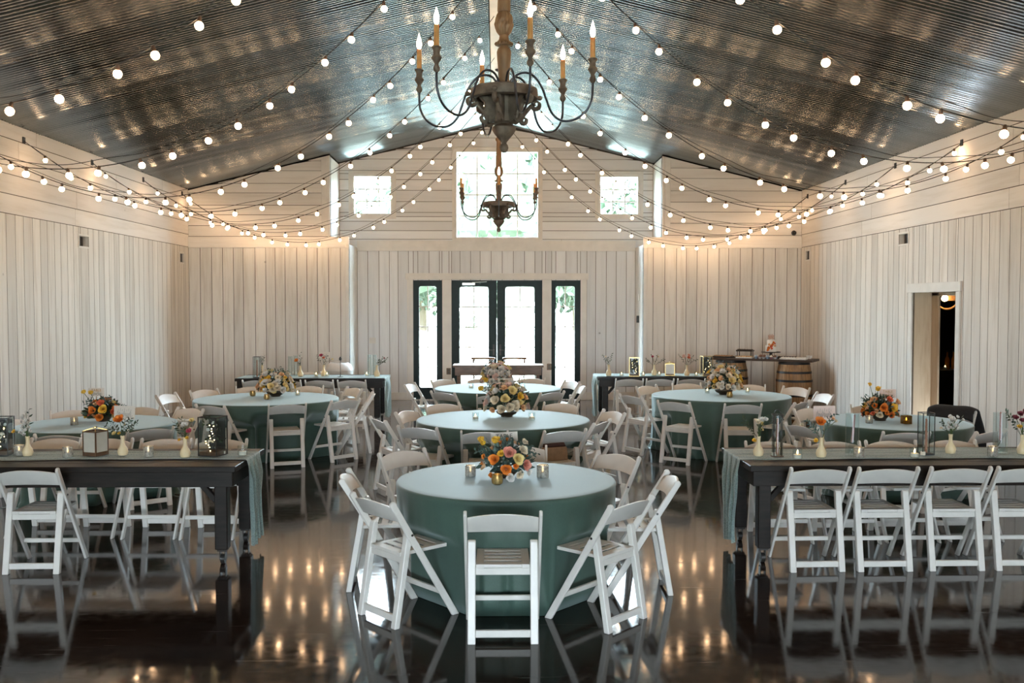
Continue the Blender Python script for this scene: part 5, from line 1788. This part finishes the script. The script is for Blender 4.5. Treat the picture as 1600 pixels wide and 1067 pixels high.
# little white cubes on the runners
for px, py, lab in ((348.5, 710, 'small white candle cup beside the tall fairy light lantern, left farm table'), (1209, 712, 'small white candle cup beside the copper candle lantern, right farm table'), (1442, 711, 'small white candle cup beside the black square lantern, right farm table')):
    p = atz(px, py, ZR); p.z += 0.0
    t = thing('tealight', lab, 'candle', p, 0, 'small white candle cups')
    mb = MB(); mb.lathe([(0.017, 0), (0.019, 0.004), (0.019, 0.028), (0.016, 0.028), (0.015, 0.02), (0.0005, 0.02)], 16); mb.build('cup', [WAX], t, smooth='auto')
    mb = MB(); mb.tube([(0, 0, 0.0205), (0, 0, 0.032)], 0.001, 4); mb.build('wick', [INK], t)
# ------------------------------------------------------------------ paper cards with writing
def text_mesh(body, size, m):
    cu = bpy.data.curves.new('lettering', 'FONT')
    cu.body = body; cu.size = size; cu.align_x = 'CENTER'; cu.align_y = 'CENTER'; cu.extrude = 0.0004
    o = bpy.data.objects.new('lettering', cu); COL.objects.link(o)
    bpy.context.view_layer.update()
    me = bpy.data.meshes.new_from_object(o.evaluated_get(bpy.context.evaluated_depsgraph_get()))
    bpy.data.objects.remove(o); bpy.data.curves.remove(cu)
    me.materials.clear(); me.materials.append(m)
    return me
def script_line(mb, x0, x1, z, a, seed, y=-0.0022, r=0.0008):
    """a line of looping handwriting"""
    rs = random.Random(seed); n = 90
    pts = []
    for i in range(n+1):
        u = i/n; x = x0 + (x1 - x0)*u + 0.25*a*math.cos(2*PI*u*11)
        k = 1.0 + 1.1*(math.sin(2*PI*u*2.3 + seed) > 0.75)
        pts.append((x, y, z + a*k*0.5*math.sin(2*PI*u*11 + 0.4*math.sin(u*17 + seed))))
    mb.tube(pts, r, 4)
def card(px0, py0, px1, py1, Y, label, m, title=None, ink=INK, ink2=INK, seed=1, rz=0.0, tilt=0.0, base=TOPZ + 0.006):
    a, b = aty(px0, py0, Y), aty(px1, py1, Y)
    w, h = abs(b.x - a.x), abs(a.z - b.z)
    c = (a + b)/2
    t = thing('table_card', label, 'card', (c.x, Y, base), rz, 'paper cards on the tables')
    zc = c.z - base
    mb = MB(); mb.box(-w/2, w/2, -0.001, 0.001, -h/2, h/2)
    cd = mb.build('card', [m], t); cd.location = (0, 0, zc); cd.rotation_euler = (0, tilt, 0)
    if title:
        o = obj('lettering', text_mesh(title, h*0.42, ink), cd, (0, -0.0018, h*0.20), (R(90), 0, 0))
    mb = MB()
    script_line(mb, -w*0.34, w*0.34, -h*0.20 if title else -h*0.16, h*0.26, seed)
    mb.build('handwriting', [ink2], cd, smooth=True)
    if not title:
        mb = MB()
        for k in range(7):
            x = -w*0.30 + w*0.6*k/6
            mb.tube([(x, -0.002, h*0.10), (x + 0.002, -0.002, h*(0.24 + 0.08*(k % 2)))], 0.0007, 4)
        mb.build('strokes', [ink2], cd)
    mb = MB(); mb.tube([(0, 0.004, 0.004), (0, 0.004, zc - h*0.15)], 0.0022, 6); mb.lathe([(0.022, 0), (0.022, 0.003), (0.003, 0.005)], 14, (0, 0.004, 0))
    mb.build('holder', [GOLDMETAL], t)
    return t
card(767, 675, 809, 697, 6.93, 'white table card with black handwriting behind the yellow tulips, nearest table', PAPER, 'TABLE', INK, INK, 1, 0, R(-3))
card(778, 591, 803, 605, 10.62, 'white card standing above the cream flowers on the middle round table', PAPER, 'TABLE', GOLDINK, GOLDINK, 2)
card(410.5, 576, 428, 586, 12.83, 'blush card behind the yellow and cream flowers on the left rear table', PAPER, 'TABLE', GOLDINK, GOLDINK, 3)
card(1128, 571, 1149, 585, 13.15, 'white card above the cream and peach flowers, right rear table', PAPER, 'TABLE', GOLDINK, GOLDINK, 4)
card(138, 606, 163, 619, 10.15, 'cream card with gold lettering above the orange flowers, left wall table', PAPER, 'TABLE', GOLDINK, INK, 5)
card(1374, 608, 1400, 621, 10.2, 'peach card with gold lettering above the orange flowers beside the doorway', PINKPAPER, 'TABLE', GOLDINK, GOLDINK, 6)
card(178, 634, 211, 655, 9.62, 'white card with black handwriting right of the orange flowers, left wall table', PAPER, None, INK, INK, 7, 0, R(2))
card(1271, 634, 1305, 656, 7.78, 'blush handwritten card behind the ranunculus vase on the right farm table', PINKPAPER, None, INK, INK, 8, 0, R(-1), 0.775)
card(498, 550, 516, 559, 15.95, 'white card above the red bud vase on the left rear farm table', PAPER, None, INK, INK, 9, 0, 0, 0.775)

# ------------------------------------------------------------------ dessert bar on two barrels in the back right corner
OAK = mat('barrel_oak', (0.34,0.19,0.085), 0.55, 0.35, 6, 0.3, 0.15, (6,6,0.6))
HOOP = mat('barrel_hoop_iron', (0.035,0.035,0.038), 0.45, 0.3, 12, metal=0.6)
def barrel(x, y, lab):
    t = thing('barrel', lab, 'barrel', (x, y, 0), 0, 'oak barrels under the dessert board')
    Hh, R0, RB = 0.94, 0.262, 0.318
    def rr(z):
        u = 2*z/Hh - 1
        return R0 + (RB - R0)*(1 - u*u)
    mb = MB()
    for k in range(26):
        a0, a1 = 2*PI*k/26 + 0.006, 2*PI*(k+1)/26 - 0.006
        n = 12
        vs = []
        for j in range(n+1):
            z = Hh*j/n; r = rr(z)
            for (a, q) in ((a0, r - 0.02), (a0, r), (a1, r), (a1, r - 0.02)):
                vs.append((q*math.cos(a), q*math.sin(a), z))
        fs = [(0,1,2,3), (4*n+3, 4*n+2, 4*n+1, 4*n)]
        for j in range(n):
            for q in range(4):
                fs.append((4*j+q, 4*j+(q+1) % 4, 4*j+4+(q+1) % 4, 4*j+4+q))
        mb.add(vs, fs)
    mb.build('staves', [OAK], t)
    mb = MB(); mb.lathe([(0.0001, Hh - 0.03), (R0 - 0.02, Hh - 0.03)], 26); mb.build('head', [OAK], t)
    for z0, z1 in ((0.0, 0.05), (0.17, 0.21), (0.32, 0.36), (0.58, 0.62), (0.73, 0.77), (0.89, 0.94)):
        mb = MB(); mb.lathe([(rr(z0) + 0.002, z0), (rr(z0) + 0.006, z0), (rr(z1) + 0.006, z1), (rr(z1) + 0.002, z1), (rr(z0) + 0.002, z0)], 40, caps=False)
        mb.build('hoop', [HOOP], t, smooth='auto')
    return t
barrel(5.36, 16.95, 'right oak barrel with dark hoops carrying the dessert board in the back corner')
barrel(4.36, 17.55, 'left oak barrel carrying the dessert board, partly behind cream flowers')
BA = math.atan2(16.95 - 17.55, 5.36 - 4.36)
t = thing('board', 'dark plank board laid across two barrels in the back right corner, desserts on it', 'board', (4.88, 17.28, 0.9405), BA)
mb = MB()
for k in range(3):
    mb.box(-0.95, 0.95, -0.30 + 0.2*k + 0.002, -0.10 + 0.2*k - 0.002, 0.0, 0.04)
mb.build('planks', [mat('dark_board_wood', (0.045,0.027,0.018), 0.5, 0.35, 6, 0.2, 0.2, (1,8,8))], t, bevel=0.003)
BM = Matrix.Translation((4.88, 17.28, 0.981)) @ Matrix.Rotation(BA, 4, 'Z')
def onb(x, y): return BM @ Vector((x, y, 0))
TRAYB = mat('black_tray', (0.015,0.014,0.014), 0.4); TRAYW = mat('white_platter', (0.78,0.77,0.74), 0.3, 0.04)
def tray(x, y, w, d, m, treat, lab, plab, n, seed, h=0.0, r=0.022):
    rs = random.Random(seed)
    t = thing('dessert_tray', lab, 'tray', onb(x, y), BA, 'dessert trays on the barrel board')
    if h:
        mb = MB()
        for sx in (-1, 1):
            for sy in (-1, 1):
                mb.tube([(sx*w*0.42, sy*d*0.4, 0), (sx*w*0.42, sy*d*0.4, h - 0.001)], 0.006, 6)
        mb.build('stand', [BLACKMETAL], t)
    mb = MB(); mb.box(-w/2, w/2, -d/2, d/2, h, h + 0.01)
    for s in (-1, 1):
        mb.box(-w/2, w/2, s*(d/2 - 0.005) - 0.005, s*(d/2 - 0.005) + 0.005, h + 0.0101, h + 0.025)
        mb.box(s*(w/2 - 0.005) - 0.005, s*(w/2 - 0.005) + 0.005, -d/2 + 0.0101, d/2 - 0.0101, h + 0.0101, h + 0.025)
    mb.build('tray', [m], t, bevel=0.002)
    nx = max(2, int(w/(2.2*r))); ny = max(1, int(d/(2.3*r)))
    c = 0
    p0 = onb(x, y)
    for i in range(nx):
        for j in range(ny):
            if c >= n: return
            lx, ly = -w/2 + 0.012 + r + (w - 0.024 - 2*r)*i/max(1, nx-1), -d/2 + 0.012 + r + (d - 0.024 - 2*r)*j/max(1, ny-1)
            q = BM.to_3x3() @ Vector((lx, ly, 0))
            o = obj('pastry', treat, None, (p0.x + q.x, p0.y + q.y, p0.z + h + 0.0105), (0, 0, rs.uniform(0, 6)), rs.uniform(0.92, 1.0))
            tag(o, plab, 'pastry', 'pastries: ' + plab)
            c += 1
def pastry(m, r=0.021, h=0.03, m2=None):
    mb = MB(); mb.lathe([(r*0.75, 0.0), (r, h*0.45), (r, h*0.55), (r*0.85, h*0.8), (r*0.4, h), (0.0005, h*1.03)], 12)
    return mb.mesh('pastry', [m], smooth='auto')
BROWNP = pastry(mat('brown_cookie', (0.33,0.17,0.07), 0.7, 0.3, 40)); DARKP = pastry(mat('chocolate', (0.035,0.018,0.012), 0.5, 0.3, 40)); WHITEP = pastry(mat('white_icing', (0.80,0.76,0.70), 0.6, 0.05)); TANP = pastry(mat('golden_pastry', (0.50,0.30,0.12), 0.7, 0.3, 40))
tray(-0.70, -0.12, 0.36, 0.20, TRAYB, BROWNP, 'black tray of brown cookies at the left end of the dessert board', 'round brown cookie on the black tray at the left end of the dessert board', 28, 1)
tray(-0.36, 0.12, 0.30, 0.18, TRAYB, DARKP, 'raised black tray of dark chocolates left of the cake', 'dark chocolate on the raised black tray left of the cake', 18, 2, 0.11)
tray(-0.28, -0.17, 0.30, 0.16, TRAYW, TANP, 'white platter of golden pastries left of the cupcakes', 'golden pastry on the white platter left of the cupcakes', 18, 3)
tray(0.42, 0.06, 0.36, 0.20, TRAYB, DARKP, 'black tray of dark chocolates right of the cake', 'dark chocolate on the low black tray right of the cake', 28, 4)
tray(0.60, -0.17, 0.46, 0.18, TRAYW, WHITEP, 'white platter of iced treats at the right end of the dessert board', 'white iced treat on the platter at the right end of the dessert board', 30, 5)
# cupcakes in front of the cake
CUPCOL = [mat('blue_cupcake_wrap', (0.16,0.25,0.36), 0.6), mat('plum_cupcake_wrap', (0.20,0.09,0.11), 0.6), mat('grey_cupcake_wrap', (0.42,0.42,0.44), 0.6)]
ICING = [mat('blue_icing', (0.40,0.48,0.58), 0.6), mat('cream_icing', (0.75,0.68,0.58), 0.6), mat('brown_icing', (0.20,0.10,0.06), 0.6)]
mb = MB(); mb.lathe([(0.020, 0.0), (0.028, 0.035), (0.0005, 0.036)], 14); CCB = [mb.mesh('wrapper', [m], smooth='auto') for m in CUPCOL]
mb = MB(); mb.lathe([(0.028, 0.0355), (0.031, 0.042), (0.026, 0.052), (0.020, 0.058), (0.010, 0.070), (0.0005, 0.076)], 14); CCI = [mb.mesh('icing', [m], smooth='auto') for m in ICING]
rc = random.Random(3)
for k in range(12):
    x, y = -0.05 + 0.068*(k % 6), -0.25 + 0.075*(k//6)
    w_ = rc.randrange(3)
    t = thing('cupcake', '%s wrapped cupcake in the rows in front of the cake on the dessert board' % ('blue', 'plum', 'grey')[w_], 'cupcake', onb(x, y), 0, ('blue', 'plum', 'grey')[w_] + ' cupcakes in front of the cake')
    obj('wrapper', CCB[w_], t); obj('icing', CCI[w_], t)
# cake on a black stand
t = thing('cake_stand', 'black cake stand under the two tier cake on the dessert board', 'cake stand', onb(0.12, 0.12), 0)
mb = MB(); mb.lathe([(0.10, 0.0), (0.10, 0.008), (0.03, 0.02), (0.025, 0.085), (0.05, 0.095), (0.17, 0.10), (0.175, 0.108), (0.17, 0.115), (0.0005, 0.115)], 28); mb.build('stand', [TRAYB], t, smooth='auto')
pc = onb(0.12, 0.12); pc.z += 0.1155
t = thing('cake', 'white two tier cake with orange flowers and a wooden topper on the black stand', 'cake', pc, 0)
CAKE = mat('white_buttercream', (0.83,0.80,0.74), 0.6, 0.04, 12, 0.1)
mb = MB(); mb.lathe([(0.098, 0.0), (0.10, 0.006), (0.10, 0.108), (0.094, 0.115), (0.0005, 0.115)], 28); mb.build('lower_tier', [CAKE], t, smooth='auto')
mb = MB(); mb.lathe([(0.068, 0.1155), (0.070, 0.120), (0.070, 0.208), (0.065, 0.214), (0.0005, 0.214)], 28); mb.build('upper_tier', [CAKE], t, smooth='auto')
for dx, dz, c, r in ((-0.07, 0.07, 'orange', 0.035), (-0.03, 0.10, 'coral', 0.032), (0.0, 0.13, 'orange', 0.03), (-0.05, 0.13, 'peach', 0.03), (0.02, 0.17, 'orange', 0.026), (0.05, 0.15, 'coral', 0.02), (0.04, 0.11, 'peach', 0.024), (-0.085, 0.03, 'orange', 0.028), (-0.02, 0.06, 'coral', 0.024)):
    y = -math.sqrt(max(0.0009, (0.10 if dz < 0.115 else 0.07)**2 - min(abs(dx), 0.069)**2)) - 0.008
    obj('rose', ROSE[c], t, (dx, y, dz), up_rot((dx, -1, 0.3)), r)
mb = MB()
mb.box(-0.055, 0.055, -0.002, 0.002, 0.235, 0.243); mb.tube([(-0.03, 0, 0.2142), (-0.03, 0, 0.236)], 0.0025, 5); mb.tube([(0.03, 0, 0.2142), (0.03, 0, 0.236)], 0.0025, 5)
for z in (0.262, 0.292): script_line(mb, -0.05, 0.05, z, 0.03, z*100, 0, 0.0025)
mb.build('topper', [mat('blush_wood_topper', (0.55,0.30,0.20), 0.6)], t)
p = onb(-0.52, 0.08)
t = thing('taper_candle', 'single white taper candle standing on the left half of the dessert board', 'candle', p)
mb = MB(); mb.lathe([(0.03, 0), (0.03, 0.006), (0.012, 0.012), (0.014, 0.03), (0.0005, 0.0302)], 14); mb.build('holder', [GOLDMETAL], t, smooth='auto')
mb = MB(); taper(mb, 0.0304, 0.19, 0.011); mb.build('candle', [WHITEWAX], t, smooth=True)
p = onb(0.80, 0.16)
t = thing('bowl', 'small white bowl at the right end of the dessert board beside the wall', 'bowl', p)
mb = MB(); mb.lathe([(0.03, 0), (0.05, 0.03), (0.055, 0.06), (0.05, 0.06), (0.044, 0.03), (0.0005, 0.012)], 18); mb.build('body', [TRAYW], t, smooth='auto')

# ------------------------------------------------------------------ white bin behind the left rear farm table
pb = aty(530, 578, 17.3)
t = thing('waste_bin', 'tall white oval topped bin with dark opening behind the left rear farm table', 'bin', (pb.x, 17.3, 0))
BINW = mat('white_bin_plastic', (0.80,0.79,0.77), 0.35, 0.03)
mb = MB(); mb.lathe([(0.19, 0.0), (0.20, 0.01), (0.235, 0.74), (0.245, 0.76), (0.245, 0.77), (0.0005, 0.77)], 32); mb.build('body', [BINW], t, smooth='auto')
mb = MB(); mb.lathe([(0.244, 0.771), (0.243, 0.80), (0.215, 0.865), (0.165, 0.905), (0.150, 0.900), (0.160, 0.870), (0.185, 0.80), (0.18, 0.772)], 32, caps=False); mb.build('lid', [BINW], t, smooth='auto')
mb = MB(); mb.lathe([(0.0005, 0.80), (0.181, 0.80)], 32); mb.build('dark_opening', [INK], t)

# ------------------------------------------------------------------ small wooden table and two bentwood chairs in front of the glass doors
BROWNW = mat('warm_brown_wood', (0.16,0.085,0.045), 0.35, 0.3, 6, 0.15, 0.1, (1,8,8))
t = thing('console_table', 'wooden head table with white lit top in front of the glass doors', 'table', (0.03, 18.15, 0))
mb = MB()
for k in range(3): mb.box(-0.86, 0.86, -0.27 + 0.18*k + 0.001, -0.09 + 0.18*k - 0.001, 0.775, 0.815)
mb.build('tabletop', [BROWNW], t, bevel=0.004)
mb = MB(); mb.box(-0.82, 0.82, -0.245, -0.215, 0.62, 0.774); mb.box(-0.82, 0.82, 0.215, 0.245, 0.62, 0.774)
mb.box(-0.82, -0.79, -0.2145, 0.2145, 0.62, 0.774); mb.box(0.79, 0.82, -0.2145, 0.2145, 0.62, 0.774); mb.build('apron', [BROWNW], t, bevel=0.003)
for sx in (-1, 1):
    for sy in (-1, 1):
        mb = MB(); mb.box(sx*0.75 - 0.035, sx*0.75 + 0.035, sy*0.175 - 0.035, sy*0.175 + 0.035, 0, 0.774); mb.build('leg', [BROWNW], t, bevel=0.004)
def bentwood(x, y, lab):
    t = thing('bentwood_chair', lab, 'chair', (x, y, 0), 0, 'brown bentwood chairs at the doors')
    mb = MB(); mb.box(-0.21, 0.21, -0.21, 0.21, 0.44, 0.47); mb.build('seat', [BROWNW], t, bevel=0.01)
    for sx in (-1, 1):
        mb = MB(); mb.tube([(sx*0.18, -0.18, 0.439), (sx*0.20, -0.21, 0)], 0.016, 8); mb.build('leg', [BROWNW], t, smooth=True)
        mb = MB(); mb.tube([(sx*0.20, 0.25, 0), (sx*0.19, 0.235, 0.45), (sx*0.20, 0.26, 0.875)], 0.016, 8); mb.build('leg', [BROWNW], t, smooth=True)
    mb = MB()
    pts = [Vector((0.255*math.sin(R(-65 + 130*k/12)), 0.17 + 0.10*math.cos(R(-65 + 130*k/12)), 0.885)) for k in range(13)]
    mb.tube(pts, 0.022, 8); mb.build('top_rail', [BROWNW], t, smooth=True)
    mb = MB(); mb.beam((-0.18, 0.245, 0.50), (0.18, 0.262, 0.86), 0.02, 0.02); mb.build('cross_brace', [BROWNW], t)
    mb = MB(); mb.beam((0.18, 0.268, 0.50), (-0.18, 0.285, 0.86), 0.02, 0.02); mb.build('cross_brace', [BROWNW], t)
    return t
bentwood(-0.27, 18.72, 'left brown bentwood chair behind the small table at the glass doors')
bentwood(0.36, 18.72, 'right brown bentwood chair behind the small table at the glass doors')

# ------------------------------------------------------------------ black jacket over a chair by the doorway, bag on a chair
BLACKCLOTH = mat('black_jacket_cloth', (0.008,0.009,0.011), 0.75, 0.3, 25, 0.3)
def drape(ch, w, front, back, label, name, cat, seed, puff=0.006, top=0.795):
    """a garment hanging over the back of a chair"""
    rs = random.Random(seed)
    nu, nv = 22, 30
    ph = [rs.uniform(0, 6) for _ in range(4)]
    def prof(v):
        # from the hem at the front of the backrest, over the top, down the rear
        tot = front + back + 0.10
        s = v*tot
        if s < front: return (-0.222 + 0.060 + 0.4*(front - s)*0.6, top - (front - s))
        if s < front + 0.10:
            a = PI*(s - front)/0.10
            return (-0.245 + 0.083*math.cos(a), top + 0.035*math.sin(a))
        d = s - front - 0.10
        return (-0.328 - 0.05*d - 0.03*math.sin(3*d), top - d)
    mb = MB()
    def P(i, j):
        u = -1 + 2*i/(nu-1); v = j/(nv-1)
        y, z = prof(v)
        s = v*(front + back + 0.10)
        d = max(0, s - front - 0.1)
        x = u*(w + 0.10*d) + 0.02*math.sin(6*v + ph[0])
        side = u*u
        z -= 0.05*side*side*(0.6 + d)
        y += (-1 if s > front + 0.05 else 1)*puff*(0.5 + 0.5*math.sin(9*u + ph[1] + 4*v))
        return (x, y, max(0.02, z + 0.003*math.sin(5*u + ph[2])))
    mb.grid(nu, nv, P)
    o = mb.build(name, [BLACKCLOTH], smooth=True)
    so = o.modifiers.new('thickness', 'SOLIDIFY'); so.thickness = 0.008; so.offset = 0
    o.location = ch.location; o.rotation_euler = ch.rotation_euler
    return tag(o, label, cat)
drape(jacket_chair, 0.25, 0.10, 0.50, 'black jacket draped over the back of a chair beside the right doorway', 'jacket', 'jacket', 1)
bx, by, ba = CHAIRS[10]
TANB = mat('tan_bag_leather', (0.36,0.22,0.12), 0.55, 0.15, 20); DKB = mat('dark_brown_leather', (0.06,0.022,0.015), 0.5)
t = thing('handbag', 'tan handbag with dark brown top on the seat of a middle table chair', 'bag', (bx, by, 0.451), ba - PI/2)
mb = MB(); mb.prism([(-0.14, 0.0), (0.14, 0.0), (0.125, 0.13), (-0.125, 0.13)], 'y', -0.05, 0.06); mb.build('body', [TANB], t, bevel=0.01, seg=2)
mb = MB(); mb.prism([(-0.122, 0.1305), (0.122, 0.1305), (0.10, 0.175), (-0.10, 0.175)], 'y', -0.04, 0.05); mb.build('flap', [DKB], t, bevel=0.01, seg=2)
mb = MB(); mb.tube([(-0.09 + 0.18*k/12, 0.005, 0.172 + 0.06*math.sin(PI*k/12)) for k in range(13)], 0.006, 6); mb.build('handle', [DKB], t, smooth=True)

# ------------------------------------------------------------------ in the bar room: pendant lamp, counter, bottles
pl = aty(1475, 468, 15.6)
t = thing('pendant_lamp', 'wooden box pendant lamp with round ring and bare bulb inside the dark bar room', 'lamp', pl)
mb = MB(); mb.tube([(0, 0, 0.14), (0, 0, 2.745 - pl.z)], 0.006, 6); mb.build('cord', [WIRE], t)
mb = MB(); mb.box(-0.02, 0.20, -0.01, 0.01, -0.02, 0.14); mb.build('wood_box', [mat('lamp_wood', (0.40,0.23,0.10), 0.5, 0.2)], t, bevel=0.004)
mb = MB(); mb.tube([(0.06 + 0.19*math.cos(2*PI*k/32), 0.02, 0.03 + 0.19*math.sin(2*PI*k/32)) for k in range(33)], 0.016, 8, cap=False); mb.build('ring', [mat('lamp_ring_wood', (0.45,0.27,0.13), 0.5, 0.2)], t, smooth=True)
mb = MB(); mb.ball((-0.03, -0.09, 0.02), 0.05); mb.build('bulb', [emit_mat('edison_bulb', (1.0,0.62,0.28), 60.0)], t, smooth=True)
pc_ = aty(1485, 580, 15.6)
t = thing('bar_counter', 'dark bar counter inside the dim room beyond the right doorway', 'counter', (pc_.x, 15.6, 0))
mb = MB(); mb.box(-0.7, 0.9, -0.3, 0.3, 0.0, 0.86); mb.build('body', [DARKWOOD], t, bevel=0.005)
mb = MB(); mb.box(-0.75, 0.95, -0.35, 0.35, 0.8605, 0.90); mb.build('top', [DARKWOOD], t, bevel=0.005)
AMBOT = mat('amber_bottle', (0.35,0.14,0.03), 0.12, 0.1)
for k, (px, lab) in enumerate(((1480, 'amber bottle at the left on the bar counter beyond the right doorway'), (1490, 'amber bottle at the right on the bar counter beyond the right doorway'))):
    q = aty(px, 565, 15.5)
    t = thing('bottle', lab, 'bottle', (q.x, 15.5, 0.9005), 0, 'bottles on the bar counter')
    mb = MB(); mb.lathe([(0.035, 0), (0.038, 0.01), (0.038, 0.16), (0.015, 0.21), (0.013, 0.28), (0.0005, 0.281)], 16); mb.build('body', [AMBOT], t, smooth='auto')
    mb = MB(); mb.lathe([(0.0145, 0.2815), (0.0145, 0.30), (0.0005, 0.301)], 12); mb.build('cap', [BLACKMETAL], t)
q = aty(1481, 572, 15.45)
t = thing('votive_candle', 'small candle glowing on the bar counter beyond the right doorway', 'candle', (q.x - 0.06, 15.42, 0.9005))
obj('glass_cup', VOT_GLASS, t); obj('candle', VOT_WAX, t); obj('flame', VOT_FLAME, t)
